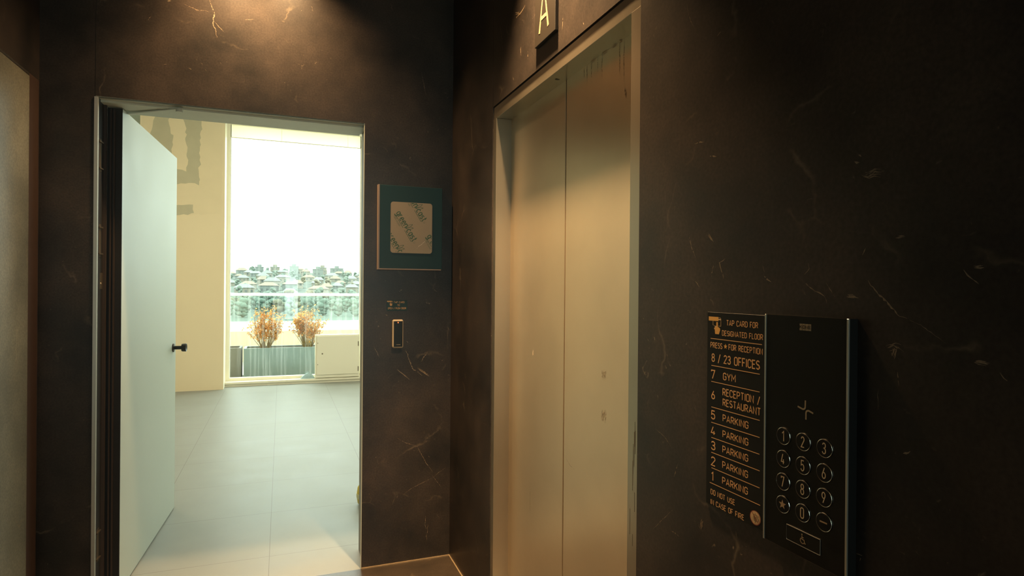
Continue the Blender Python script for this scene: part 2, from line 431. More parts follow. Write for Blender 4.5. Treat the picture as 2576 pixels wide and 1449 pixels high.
# a monoline condensed letterform, cap height 1
W_ = 0.46
def _rr(w=W_, r=0.2, y0=0.0, y1=1.0):
    return arc(w-r, y1-r, r, r, 90, 0, 5) + arc(w-r, y0+r, r, r, 0, -90, 5) + arc(r, y0+r, r, r, 270, 180, 5) + arc(r, y1-r, r, r, 180, 90, 5)
GLYPH = {
 ' ': (0.25, []), 'A': (0.52, [[(0,0),(0.26,1),(0.52,0)],[(0.1,0.3),(0.42,0.3)]]),
 'B': (W_, [[(0,0),(0,1)]+arc(0.24,0.76,0.2,0.24,90,-90)+[(0,0.52)],[(0.24,0.52)]+arc(0.24,0.26,0.22,0.26,90,-90)+[(0,0)]]),
 'C': (W_, [[(W_,0.74)]+arc(0.23,0.77,0.23,0.23,10,180,8)+arc(0.23,0.23,0.23,0.23,180,350,8)]),
 'D': (W_, [[(0,0),(0,1)]+arc(0.2,0.72,0.26,0.28,90,0)+arc(0.2,0.28,0.26,0.28,0,-90)+[(0,0)]]),
 'E': (0.4, [[(0.4,1),(0,1),(0,0),(0.4,0)],[(0,0.52),(0.35,0.52)]]),
 'F': (0.4, [[(0.4,1),(0,1),(0,0)],[(0,0.5),(0.34,0.5)]]),
 'G': (W_, [[(W_,0.76)]+arc(0.23,0.77,0.23,0.23,10,180,8)+arc(0.23,0.23,0.23,0.23,180,360,8)+[(W_,0.48),(0.25,0.48)]]),
 'H': (W_, [[(0,0),(0,1)],[(W_,0),(W_,1)],[(0,0.5),(W_,0.5)]]),
 'I': (0.06, [[(0.03,0),(0.03,1)]]),
 'K': (0.48, [[(0,0),(0,1)],[(0.46,1),(0.02,0.4)],[(0.16,0.58),(0.48,0)]]),
 'L': (0.38, [[(0,1),(0,0),(0.38,0)]]),
 'M': (0.6, [[(0,0),(0,1),(0.3,0.35),(0.6,1),(0.6,0)]]),
 'N': (0.48, [[(0,0),(0,1),(0.48,0),(0.48,1)]]),
 'O': (W_, [_rr()+[(0.26,1)]]), '0': (W_, [_rr()+[(0.26,1)]]),
 'P': (W_, [[(0,0),(0,1)]+arc(0.22,0.73,0.24,0.27,90,-90)+[(0,0.46)]]),
 'R': (W_, [[(0,0),(0,1)]+arc(0.22,0.74,0.23,0.26,90,-90)+[(0,0.48)],[(0.2,0.48),(W_,0)]]),
 'S': (0.44, [arc(0.22,0.75,0.21,0.25,25,180,6)+arc(0.22,0.75,0.21,0.23,180,270,4)+arc(0.22,0.26,0.22,0.26,90,0,4)+arc(0.22,0.26,0.22,0.26,0,-155,6)]),
 'T': (0.46, [[(0,1),(0.46,1)],[(0.23,1),(0.23,0)]]),
 'U': (W_, [[(0,1)]+arc(0.23,0.23,0.23,0.23,180,360,9)+[(W_,1)]]),
 'V': (0.5, [[(0,1),(0.25,0),(0.5,1)]]), 'W': (0.7, [[(0,1),(0.17,0),(0.35,0.8),(0.53,0),(0.7,1)]]),
 'Y': (0.5, [[(0,1),(0.25,0.42),(0.5,1)],[(0.25,0.42),(0.25,0)]]),
 '/': (0.34, [[(0,-0.12),(0.34,1.06)]]), '-': (0.5, [[(0,0.5),(0.5,0.5)]]),
 '1': (0.26, [[(0,0.78),(0.2,1),(0.2,0)]]),
 '2': (0.44, [arc(0.22,0.76,0.21,0.24,170,-20,8)+[(0.0,0.0),(0.44,0)]]),
 '3': (0.44, [arc(0.21,0.76,0.2,0.24,165,-85,8)+[(0.14,0.53)],[(0.2,0.53)]+arc(0.21,0.26,0.23,0.26,85,-165,9)]),
 '4': (0.48, [[(0.24,1),(0,0.22),(0.48,0.22)],[(0.34,0.48),(0.34,0)]]),
 '5': (0.44, [[(0.42,1),(0.05,1),(0.02,0.52)]+arc(0.21,0.33,0.23,0.3,115,0,6)+arc(0.21,0.3,0.23,0.3,0,-160,7)]),
 '6': (0.46, [[(0.31,1),(0.022,0.35)],arc(0.23,0.28,0.22,0.28,0,360,16)]),
 '7': (0.44, [[(0,0.84),(0,1),(0.44,1),(0.14,0)]]),
 '8': (0.46, [arc(0.23,0.77,0.2,0.23,0,360,14),arc(0.23,0.27,0.23,0.27,0,360,14)]),
 '9': (0.46, [[(0.15,0),(0.438,0.65)],arc(0.23,0.72,0.22,0.28,0,360,16)]),
 'a': (0.42, [arc(0.2,0.3,0.2,0.3,0,360,12),[(0.42,0.6),(0.42,0)]]),
 'c': (0.38, [arc(0.21,0.3,0.21,0.3,45,315,10)]),
 'e': (0.42, [[(0.0,0.32),(0.42,0.32)]+arc(0.21,0.3,0.21,0.3,0,320,12)]),
 'g': (0.42, [arc(0.2,0.32,0.2,0.28,0,360,12),[(0.42,0.6),(0.42,-0.08)]+arc(0.21,-0.08,0.21,0.2,0,-160,6)]),
 'm': (0.66, [[(0,0),(0,0.6)],[(0,0.4)]+arc(0.16,0.42,0.16,0.18,180,0,5)+[(0.33,0)],[(0.33,0.4)]+arc(0.5,0.42,0.16,0.18,180,0,5)+[(0.66,0)]]),
 'n': (0.4, [[(0,0),(0,0.6)],[(0,0.4)]+arc(0.2,0.4,0.2,0.2,180,0,6)+[(0.4,0)]]),
 'r': (0.26, [[(0,0),(0,0.6)],[(0,0.36)]+arc(0.2,0.36,0.2,0.24,180,80,4)]),
 'y': (0.38, [[(0,0.6),(0.19,0.05)],[(0.38,0.6),(0.12,-0.22)]]), 'l': (0.06, [[(0.03,0),(0.03,0.95)]]), 'd': (0.42, [arc(0.2,0.3,0.2,0.3,0,360,12),[(0.42,0.95),(0.42,0)]]),
 '%': (0.6, [[(0.1,0),(0.5,1)],arc(0.13,0.78,0.12,0.16,0,360,8),arc(0.47,0.22,0.12,0.16,0,360,8)]),
 's': (0.34, [arc(0.17,0.45,0.16,0.15,30,270,7)+arc(0.17,0.15,0.17,0.15,90,-150,7)]),
 't': (0.28, [[(0.1,0.85),(0.1,0.1),(0.16,0.0),(0.28,0.0)],[(0,0.6),(0.28,0.6)]]),
}
def text_width(s, gap): return sum(GLYPH[c][0] + gap for c in s) - gap
def write(mb, s, cap, width, mp, m, wt=0.14, s0=0.0, t0=0.0, rot=0.0, keep=None):
    """writes s with cap height cap, stretched to width (None: natural)"""
    gap = 0.2
    w = text_width(s, gap)*cap
    k = (width/w) if width else 1.0
    x = 0.0; c, sn = math.cos(rot), math.sin(rot)
    for ch in s:
        gw, lines = GLYPH[ch]
        for ln in lines:
            q = [((x+px*cap)*k, py*cap) for px, py in ln]
            q = [(s0 + a*c - b*sn, t0 + a*sn + b*c) for a, b in q]
            if keep and not all(keep(*p) for p in q):
                q2 = [p for p in q if keep(*p)]
                if len(q2) < 2: continue
                q = q2
            stroke(mb, q, cap*wt, mp, m)
        x += (gw+gap)*cap

def star(n, r0, r1, rot=90): return [((r0 if i % 2 == 0 else r1)*math.cos(math.radians(rot+i*180/n)), (r0 if i % 2 == 0 else r1)*math.sin(math.radians(rot+i*180/n))) for i in range(2*n)]
def star_shape(mb, cx, cy, n, r0, r1, mp, m):
    p = star(n, r0, r1)
    for i in range(2*n):
        a, b = p[i], p[(i+1) % (2*n)]
        mb.face([mp(cx, cy), mp(cx+a[0], cy+a[1]), mp(cx+b[0], cy+b[1])], m)
def disc(mb, cx, cy, rx, ry, mp, m, n=28): mb.face([mp(cx+rx*math.cos(2*PI*i/n), cy+ry*math.sin(2*PI*i/n)) for i in range(n)], m)

def ragged(mb, pts, w, mp, m, rng):
    """a broken, uneven mineral vein or smear lying in the slab's face"""
    P = [Vector(p) for p in pts]; Q = []
    if 0.006 <= w <= 0.012 and sum((q-p).length for p, q in zip(P, P[1:])) < 0.12:
        p0 = Vector(mp(*P[0])); nn = (Vector(mp(P[0].x+1, P[0].y))-p0).cross(Vector(mp(P[0].x, P[0].y+1))-p0).normalized()
        if nn.dot(Vector((-0.9, -1.5, 1.4))-p0) < 0: nn = -nn
        for i_ in range(5):      # a crumbly patch: several thin strands, each a hair further out
            o = Vector((rng.uniform(-.5, .5), rng.uniform(-.5, .5)))*w
            ragged(mb, [p + o + Vector((rng.uniform(-.2, .2), rng.uniform(-.2, .2)))*w for p in P], 0.0032, (lambda a_, b_, k=i_: tuple(Vector(mp(a_, b_)) + nn*0.00008*k)), m, rng)
        return
    for a, b in zip(P, P[1:]):
        n = max(2, int((b-a).length/0.004))
        for i in range(n): Q.append(a + (b-a)*i/n)
    Q.append(P[-1]); n = len(Q)
    off = 0.0; Lf = []; Rt = []
    for i, p in enumerate(Q):
        d = (Q[min(i+1, n-1)] - Q[max(i-1, 0)])
        if d.length < 1e-9: d = Vector((1, 0))
        d.normalize(); nn = Vector((-d.y, d.x))
        off = 0.7*off + rng.uniform(-0.5, 0.5)*max(w, 0.003)*0.55
        e = min(1.0, 0.15 + 2.2*min(i, n-1-i)/max(1, n-1))
        h = w*0.5*e*rng.uniform(0.12, 0.9)
        Lf.append(p + nn*(off+h)); Rt.append(p + nn*(off-h))
    for i in range(n-1):
        if rng.random() < 0.12: continue
        mb.face([mp(*Rt[i]), mp(*Rt[i+1]), mp(*Lf[i+1]), mp(*Lf[i])], m)

# ================================================================== SETTING
DX0, DX1, DH = -1.633, -0.464, 2.284          # door opening in the back wall
LX = -1.839                                   # left wall plane
OY0, OY1, OH = -1.830, -0.666, 2.235          # lift surround in the right wall
rng = random.Random(11)

# traced mineral veins on the slabs, in metres
RIGHT=[
    ([(-2.482, 1.466), (-2.493, 1.451), (-2.512, 1.433), (-2.533, 1.412), (-2.544, 1.408)], 0.0045),
    ([(-2.544, 1.408), (-2.565, 1.401), (-2.601, 1.378)], 0.0012),
    ([(-2.361, 1.462), (-2.379, 1.447), (-2.4, 1.44), (-2.405, 1.428)], 0.004),
    ([(-2.358, 1.463), (-2.367, 1.455)], 0.003),
    ([(-2.365, 1.497), (-2.367, 1.487), (-2.357, 1.477)], 0.003),
    ([(-2.035, 1.567), (-2.046, 1.537), (-2.059, 1.518)], 0.003),
    ([(-2.154, 1.514), (-2.137, 1.505), (-2.151, 1.472)], 0.004),
    ([(-2.119, 1.5), (-2.112, 1.475)], 0.003),
    ([(-2.623, 1.479), (-2.632, 1.469), (-2.641, 1.459)], 0.004),
    ([(-2.473, 1.634), (-2.483, 1.631), (-2.491, 1.634), (-2.505, 1.631)], 0.011),
    ([(-2.477, 1.516), (-2.471, 1.505)], 0.004),
    ([(-1.914, 1.106), (-1.949, 1.096), (-1.978, 1.076)], 0.002),
    ([(-2.001, 1.045), (-1.985, 1.007)], 0.003),
    ([(-1.986, 0.937), (-1.946, 0.9), (-1.905, 0.86)], 0.002),
    ([(-2.464, 1.032), (-2.475, 1.032), (-2.47, 1.022)], 0.004),
    ([(-2.517, 1.364), (-2.526, 1.367), (-2.535, 1.363)], 0.01),
    ([(-2.526, 1.363), (-2.524, 1.349)], 0.006),
    ([(-2.503, 1.325), (-2.503, 1.316)], 0.003),
    ([(-2.5, 1.298), (-2.498, 1.267)], 0.002),
    ([(-2.531, 1.329), (-2.532, 1.308)], 0.002),
    ([(-2.637, 1.356), (-2.653, 1.354)], 0.008),
    ([(-2.636, 1.484), (-2.645, 1.484)], 0.01),
    ([(-2.099, 1.569), (-2.116, 1.552)], 0.006),
    ([(-2.529, 1.531), (-2.538, 1.532)], 0.006),
    ([(-2.263, 1.476), (-2.281, 1.465)], 0.005),
    ([(-2.259, 1.496), (-2.266, 1.479)], 0.002),
    ([(-2.403, 1.462), (-2.42, 1.438)], 0.0015),
    ([(-2.444, 1.443), (-2.46, 1.441)], 0.008),
    ([(-2.057, 1.467), (-2.072, 1.454)], 0.003),
    ([(-2.541, 1.209), (-2.552, 1.215)], 0.005),
    ([(-2.668, 1.347), (-2.679, 1.334)], 0.003),
    ([(-2.089, 0.948), (-2.084, 0.927)], 0.006),
    ([(-1.975, 0.883), (-2.008, 0.882)], 0.003),
    ([(-2.191, 0.965), (-2.195, 0.949)], 0.002),
    ([(-2.019, 2.098), (-2.027, 2.069), (-2.048, 2.03)], 0.0015),
    ([(-2.103, 1.734), (-2.125, 1.731)], 0.004),
    ([(-2.124, 1.984), (-2.136, 1.989)], 0.003),
    ([(-2.051, 1.772), (-2.084, 1.769)], 0.004),
    ([(-2.462, 1.666), (-2.466, 1.661)], 0.005),
    ([(-2.454, 1.655), (-2.464, 1.652)], 0.005),
    ([(-1.037, 2.52), (-0.992, 2.511), (-0.939, 2.513)], 0.006),
    ([(-0.745, 2.567), (-0.775, 2.496), (-0.788, 2.428)], 0.004),
    ([(-0.995, 2.378), (-0.989, 2.371), (-0.996, 2.344)], 0.006),
    ([(-1.06, 2.342), (-1.067, 2.304)], 0.004),
    ([(-1.366, 2.341), (-1.362, 2.299)], 0.004),
    ([(-1.509, 2.262), (-1.514, 2.253)], 0.005),
    ([(-0.909, 2.294), (-0.916, 2.272)], 0.004),
    ([(-0.924, 2.534), (-0.972, 2.517)], 0.008),
    ([(-1.315, 2.409), (-1.33, 2.408)], 0.006),
]
BACK=[
    ([(-0.288, 0.658), (-0.253, 0.635), (-0.222, 0.62), (-0.181, 0.604)], 0.003),
    ([(-0.181, 0.609), (-0.155, 0.554), (-0.129, 0.51), (-0.098, 0.461)], 0.004),
    ([(-0.097, 0.441), (-0.044, 0.369)], 0.002),
    ([(-0.253, 0.356), (-0.205, 0.386), (-0.149, 0.408), (-0.092, 0.43)], 0.0025),
    ([(-0.092, 0.43), (-0.061, 0.455), (-0.024, 0.475)], 0.002),
    ([(-0.132, 0.23), (-0.134, 0.18), (-0.126, 0.158)], 0.003),
    ([(-0.119, 0.183), (-0.12, 0.142), (-0.126, 0.123), (-0.123, 0.097)], 0.003),
    ([(-0.398, 0.571), (-0.395, 0.563)], 0.003),
    ([(-0.119, 0.548), (-0.113, 0.539)], 0.003),
    ([(-1.183, 2.787), (-1.162, 2.735), (-1.166, 2.679), (-1.149, 2.616)], 0.008),
    ([(-1.162, 2.689), (-1.115, 2.645)], 0.004),
    ([(-1.29, 2.75), (-1.233, 2.732), (-1.183, 2.732)], 0.004),
    ([(-1.354, 2.752), (-1.342, 2.759)], 0.008),
    ([(-1.376, 2.454), (-1.356, 2.462)], 0.003),
    ([(-1.03, 2.72), (-0.988, 2.729)], 0.004),
    ([(-1.268, 2.456), (-1.255, 2.451)], 0.003),
    ([(-1.433, 2.653), (-1.421, 2.673)], 0.003),
    ([(-1.198, 2.461), (-1.193, 2.452)], 0.003),
    ([(-0.281, 1.423), (-0.267, 1.435)], 0.005),
    ([(-0.123, 1.368), (-0.117, 1.354)], 0.003),
    ([(-0.105, 1.441), (-0.076, 1.42)], 0.003),
    ([(-0.02, 1.233), (-0.009, 1.218)], 0.004),
    ([(-0.356, 1.918), (-0.349, 1.87)], 0.003),
    ([(-0.241, 1.163), (-0.233, 1.153)], 0.004),
    ([(-0.351, 1.303), (-0.341, 1.296)], 0.005),
    ([(-0.174, 2.587), (-0.147, 2.464)], 0.003),
    ([(-0.411, 1.142), (-0.38, 1.08)], 0.004),
    ([(-0.246, 1.117), (-0.203, 1.011), (-0.15, 0.977)], 0.008),
    ([(-0.182, 1.02), (-0.122, 0.976)], 0.01),
    ([(-0.287, 1.014), (-0.224, 0.959)], 0.006),
    ([(-0.129, 1.103), (-0.161, 1.051)], 0.005),
]

# ---- floors
mb = MB(); mb.box((LX-0.2, -5.5, -0.12), (0.5, 0.0, 0.0), 'stone_floor')
mb.build('floor', kind='structure')
mb = MB(); mb.box((-4.6, 0.0, -0.12), (4.3, 6.42, 0.0), 'tiles')
mb.build('floor_hall', kind='structure')
# ---- ceilings
mb = MB(); mb.box((LX-0.2, -5.5, CEIL), (0.5, 0.0, CEIL+0.12), 'ceil')
mb.build('ceiling', kind='structure')
mb = MB(); mb.box((-4.6, 0.24, 3.95), (4.4, 6.75, 4.07), 'white')
mb.build('ceiling_hall', kind='structure')

# ---- back wall with the doorway (stone towards the lobby, plaster towards the hall)
mb = MB()
sd = {'+y': 'white', '+x': 'jamb', '-x': 'jamb', '-z': 'lining'}
mb.box((LX-0.2, 0, 0), (DX0, 0.24, DH), 'stone', sd)
mb.box((DX1, 0, 0), (0.5, 0.03, DH), 'stone', {'-x': 'reveal'}); mb.box((DX1+0.0145, 0.03, 0), (0.5, 0.24, DH), 'white', {'-x': 'reveal'})
mb.box((LX-0.2, 0, DH), (0.5, 0.24, CEIL), 'stone', sd)
mb.box((-4.6, 0.02, 0), (LX-0.2, 0.24, 3.95), 'white')
mb.box((0.5, 0.02, 0), (4.4, 0.24, 3.95), 'white')
mb.box((LX-0.2, 0.02, CEIL), (0.5, 0.24, 3.95), 'white')
J = lambda a, b, m='joint': mb.box((a[0], -0.0006, a[1]), (b[0], 0.001, b[1]), m)
J((DX0-0.0005, DH), (DX0+0.0005, CEIL))
for pts, w in BACK: ragged(mb, pts, w, lambda a, b: (a, -0.00015, b), 'vein', rng)
mb.build('wall_back', kind='structure')

# ---- right wall with the lift opening
def right_slab(name, y0, y1, z0, joint=False):
    mb = MB(); mb.box((0, y0, z0), (0.3, y1, CEIL), 'stone')
    if joint: mb.box((-0.0006, y1-0.002, z0), (0.001, y1, CEIL), 'joint')
    for pts, w in RIGHT:
        if y0 <= pts[0][0] < y1 and (z0 == 0 or pts[0][1] > z0): ragged(mb, pts, w, lambda a, b: (-0.00015, a, b), 'vein', rng)
    mb.build(name, kind='structure')
right_slab('wall_right', -5.5, OY0, 0)
right_slab('wall_right_corner', OY1, 0.0, 0)
right_slab('wall_right_head', OY0, OY1, OH, True)

# ---- left wall and its flush stone door
mb = MB()
mb.box((LX-0.2, -5.5, 0), (LX, 0.0, CEIL), 'stone', {'-x': 'white'})
mb.box((LX, -0.122, 0.004), (LX+0.004, -0.018, 2.318), 'strip')
mb.box((LX, -1.30, 2.308), (LX+0.004, -0.122, 2.318), 'joint')
mb.build('wall_left', kind='structure')
M['stone_gloss'] = stone('satin_stone_door', (0.09, 0.09, 0.07), (0.19, 0.18, 0.135), (0.5, 0.42, 0.28), rough=0.4, off=(1, 2, 5))
mb = MB(); mb.bbox((LX, -1.30, 0.006), (LX+0.006, -0.126, 2.305), 'stone_gloss', 0.001, 1)
for pts in ([(-0.16, 1.62), (-0.14, 1.55), (-0.135, 1.50)], [(-0.36, 1.35), (-0.30, 1.42), (-0.26, 1.46)], [(-0.33, 1.86), (-0.30, 1.78)], [(-0.24, 0.52), (-0.2, 0.47), (-0.17, 0.5)]):
    ragged(mb, pts, 0.004, lambda a, b: (LX+0.0065, a, b), 'vein', rng)
mb.build('door_2', kind='structure')

# ---- far end of the lobby behind the camera: stone wall with a glazed slot added for cool daylight fill
mb = MB()
mb.box((LX-0.2, -5.7, 0), (-0.75, -5.5, CEIL), 'stone'); mb.box((-0.05, -5.7, 0), (0.5, -5.5, CEIL), 'stone')
mb.box((-0.75, -5.7, 2.9), (-0.05, -5.5, CEIL), 'stone'); mb.box((-0.75, -5.7, 0), (-0.05, -5.5, 0.3), 'stone')
mb.build('wall_front', kind='structure')
w4 = empty('window_added_rear', (0, 0, 0), kind='structure')
mb = MB(); mb.box((-0.73, -5.61, 0.32), (-0.07, -5.60, 2.88), 'glass'); mb.build('window_pane', w4)
mb = MB()
for lo, hi in (((-0.75, -5.63, 0.3), (-0.73, -5.58, 2.9)), ((-0.07, -5.63, 0.3), (-0.05, -5.58, 2.9)), ((-0.73, -5.63, 0.3), (-0.07, -5.58, 0.32)), ((-0.73, -5.63, 2.88), (-0.07, -5.58, 2.9))): mb.box(lo, hi, 'black')
mb.build('window_frame', w4)

# ---- sealant beads where the walls meet the floor
mb = MB(); mb.box((DX1, -0.006, 0), (0, 0, 0.006), 'bead'); mb.box((-0.006, OY1, 0), (0, -0.006, 0.006), 'bead')
mb.build('trim_1', kind='structure')
# ---- pale metal edge strips of the doorway
mb = MB(); mb.box((DX0-0.004, -0.004, 0), (DX0+0.010, 0.012, DH-0.004), 'alu')
mb.build('trim_2', kind='structure')
mb = MB()
mb.box((DX1-0.003, 0.002, 0), (DX1, 0.010, DH), 'lining')
mb.build('trim_3', kind='structure')
# ---- head of the doorway: lining with a stop and a slide channel
mb = MB()
mb.box((DX0, 0.004, DH-0.004), (DX1, 0.018, DH), 'reveal')
mb.box((DX0, 0.055, DH-0.010), (DX1, 0.24, DH), 'lining')
mb.build('trim_4', kind='structure')

# ---- door frame side on the hinge side: dark rebated profile
mb = MB()
mb.box((DX0, 0.012, 0), (DX0+0.006, 0.24, DH), 'jamb')
mb.box((DX0+0.006, 0.105, 0), (DX0+0.018, 0.118, DH), 'seal')
mb.build('trim_5', kind='structure')

# ---- door leaf, swung into the hall
door = empty('door_1', (DX0+0.018, 0.128, 0), math.radians(-3.0), kind='structure')
mb = MB()
mb.bbox((0.0, 0.0, 0.008), (0.060, 1.15, 2.268), 'leaf_white', 0.0015, 2)
mb.build('door_leaf', door)
mb = MB()
mb.box((-0.0005, -0.004, 0.008), (0.0600, 0.0, 2.268), 'jamb')
mb.build('leaf_edge', door)
for x in (0.012, 0.026):
    mb = MB(); mb.box((x, -0.010, 0.01), (x+0.006, -0.004, 2.262), 'seal'); mb.build('edge_seal', door)
mb = MB()   # lever knob: rose, neck and a dished grip
R90 = Matrix.Translation((0.060, 1.075, 1.047)) @ Matrix.Rotation(PI/2, 4, 'Y')
mb.lathe([(0.0, 0.0), (0.027, 0.0), (0.028, 0.003), (0.026, 0.007), (0.011, 0.009), (0.0, 0.009)], 'black', 28, R90)
kn = mb.build('knob_rose', door)
mb = MB(); mb.lathe([(0.0115, 0.006), (0.0115, 0.056)], 'black', 20, R90); mb.build('knob_neck', door)
mb = MB(); mb.lathe([(0.0, 0.050), (0.023, 0.050), (0.0255, 0.056), (0.026, 0.074), (0.024, 0.077), (0.018, 0.073), (0.0, 0.0705)], 'black', 28, R90); mb.build('knob_grip', door)
for i, z in enumerate((2.032, 1.646, 0.266)):
    mb = MB()
    mb.bbox((-0.0115, -0.095, z-0.075), (-0.0075, -0.055, z+0.075), 'hinge', 0.001, 1)
    for k in (-0.06, 0.06): mb.box((-0.0075, -0.095, z+k-0.003), (-0.002, -0.045, z+k+0.003), 'hinge')
    mb.build('hinge', door)
mb = MB(); mb.bbox((-0.0115, -0.080, 1.425), (-0.0085, -0.028, 1.500), 'hinge', 0.001, 1)
mb.lathe([(0.004, 0), (0.003, 0.002)], 'scratch', 10, Matrix.Translation((-0.0085, -0.054, 1.452)) @ Matrix.Rotation(PI/2, 4, 'Y'))
mb.build('strike_plate', door)

# ---- door closer arm under the head
mb = MB()
a, b = Vector((-1.545, 0.20, 2.262)), Vector((-1.31, 0.045, 2.269))
d = (b-a).normalized(); n = Vector((-d.y, d.x, 0)).normalized()*0.012
for lo, hi in ((0, 0.005),):
    q = [a-n, b-n, b+n, a+n]
    lowr = [p+Vector((0, 0, lo)) for p in q]; upr = [p+Vector((0, 0, hi)) for p in q]
    mb.face(lowr[::-1], 'lining'); mb.face(upr, 'lining')
    for i in range(4): mb.face([lowr[i], lowr[(i+1) % 4], upr[(i+1) % 4], upr[i]], 'lining')
arm = mb
closer = empty('door_closer', (0, 0, 0), label='slim grey closer arm reaching from the pale door leaf to the door head', category='door closer')
arm.build('closer_arm', closer)
mb = MB(); mb.lathe([(0.016, 2.258), (0.016, 2.2745)], 'lining', 18, Matrix.Translation((b.x, b.y, 0))); mb.build('pivot', closer)

# ================================================================== HALL BEYOND THE DOOR
WY = 6.4
mb = MB()
mb.box((-2.62, 6.08, 0), (-1.598, 6.75, 3.95), 'beige', {'+x': 'cream'})
pr = random.Random(5)
def patch(pts, m, off):
    # hand-spread filler with a ragged edge
    P = [Vector(p) for p in pts]; q = []
    for i, p in enumerate(P):
        e = P[(i+1) % len(P)]; n = max(2, int((e-p).length/0.04))
        for k in range(n):
            t = p + (e-p)*k/n
            q.append(t + Vector((pr.uniform(-1, 1), pr.uniform(-1, 1)))*0.012)
    mb.face([(p.x, 6.08-off, p.y) for p in q], m)
patch([(-2.60, 3.82), (-1.625, 3.9), (-1.63, 2.90), (-1.63, 2.43), (-1.837, 2.415), (-2.195, 2.383), (-2.60, 2.40)], 'patch_mid', 0.0004)
patch([(-2.434, 3.753), (-2.285, 3.759), (-2.284, 3.605), (-2.261, 3.493), (-2.242, 3.464), (-2.246, 3.329), (-2.259, 3.215), (-2.421, 3.201), (-2.521, 3.396)], 'patch_dark', 0.0008)
patch([(-2.116, 3.736), (-1.892, 3.729), (-1.891, 3.582), (-1.909, 3.413), (-1.912, 3.203), (-1.902, 3.088), (-1.934, 2.991), (-1.915, 2.888), (-1.923, 2.814), (-2.045, 2.837), (-2.21, 2.805), (-2.265, 2.801), (-2.266, 3.007), (-2.166, 3.005), (-2.074, 2.991), (-2.056, 3.138), (-2.076, 3.397), (-2.087, 3.563)], 'patch_dark', 0.0008)
patch([(-2.266, 2.512), (-1.994, 2.541), (-1.97, 2.435), (-2.101, 2.393), (-2.266, 2.393)], 'patch_dark', 0.0008)
mb.build('wall_hall_far', kind='structure')
mb = MB(); mb.box((-2.76, 6.2, 0), (-2.62, 6.75, 3.95), 'teal_wall'); mb.box((-4.6, 6.2, 0), (-2.76, 6.75, 3.95), 'cream'); 
mb.build('wall_hall_corner', kind='structure')
mb = MB(); mb.box((-4.8, 0.0, 0), (-4.6, 6.75, 3.95), 'white'); mb.build('wall_hall_left', kind='structure')

def window(name, x0, x1, z0, z1, y, fw, parent_frame='cream', sill=True):
    w = empty(name, (0, 0, 0), kind='structure')
    f = MB()
    f.box((x0, y, z0), (x0+fw, y+0.09, z1), 'cream'); f.box((x1-fw, y, z0), (x1, y+0.09, z1), 'cream')
    f.box((x0+fw, y, z0), (x1-fw, y+0.09, z0+fw), 'cream'); f.box((x0+fw, y, z1-fw), (x1-fw, y+0.09, z1), 'cream')
    f.box((x0+fw, y+0.02, z0+fw), (x0+fw+0.012, y+0.07, z1-fw), 'white'); f.box((x1-fw-0.012, y+0.02, z0+fw), (x1-fw, y+0.07, z1-fw), 'white')
    f.build('window_frame', w)
    g = MB(); g.box((x0+fw, y+0.04, z0+fw), (x1-fw, y+0.048, z1-fw), 'glass'); g.build('window_pane', w)
    if sill:
        s_ = MB(); s_.box((x0, y-0.10, 0.0), (x1, y+0.09, z0-0.03), 'cream'); s_.bbox((x0, y-0.12, z0-0.03), (x1, y, z0), 'cream', 0.004, 2); s_.build('window_sill', w)
    return w
w1 = window('window_1', -1.598, 0.325, 0.065, 3.80, WY, 0.042)
mb = MB(); mb.face([(-1.552, WY+0.02, 3.578), (0.281, WY+0.02, 3.578), (0.281, WY+0.02, 3.76), (-1.552, WY+0.02, 3.76)], 'blind')
for x in (-0.87, 0.08): mb.box((x, WY+0.018, 3.58), (x+0.004, WY+0.0195, 3.76), 'cream')
mb.box((-1.552, WY+0.012, 3.570), (0.281, WY+0.026, 3.580), 'cream')
mb.build('roller_blind', w1)
window('window_2', 0.325, 4.3, 1.20, 3.80, WY, 0.05)
mb = MB(); mb.box((-1.598, WY, 3.80), (4.4, 6.75, 3.95), 'cream'); mb.build('trim_6', kind='structure')
# side wall of the hall with its high glazing, out of the photograph to the right
mb = MB()
mb.box((4.26, 4.30, 0), (4.4, 6.75, 3.95), 'white'); mb.box((4.26, 0.24, 0), (4.4, 1.6, 3.95), 'white'); mb.box((4.26, 1.6, 0), (4.4, 4.30, 1.8), 'white'); mb.box((4.26, 1.6, 3.85), (4.4, 4.30, 3.95), 'white')
mb.build('wall_hall_right', kind='structure')
w3 = empty('window_3', (0, 0, 0), kind='structure')
f = MB()
for y in (1.6, 2.92, 4.24): f.box((4.27, y, 1.8), (4.35, y+0.06, 3.85), 'cream')
f.box((4.27, 1.66, 1.8), (4.35, 4.24, 1.86), 'cream'); f.box((4.27, 1.66, 3.79), (4.35, 4.24, 3.85), 'cream')
f.build('window_frame', w3)
for y0, y1 in ((1.66, 2.92), (2.98, 4.24)):
    g = MB(); g.box((4.305, y0, 1.86), (4.313, y1, 3.79), 'glass'); g.build('window_pane', w3)

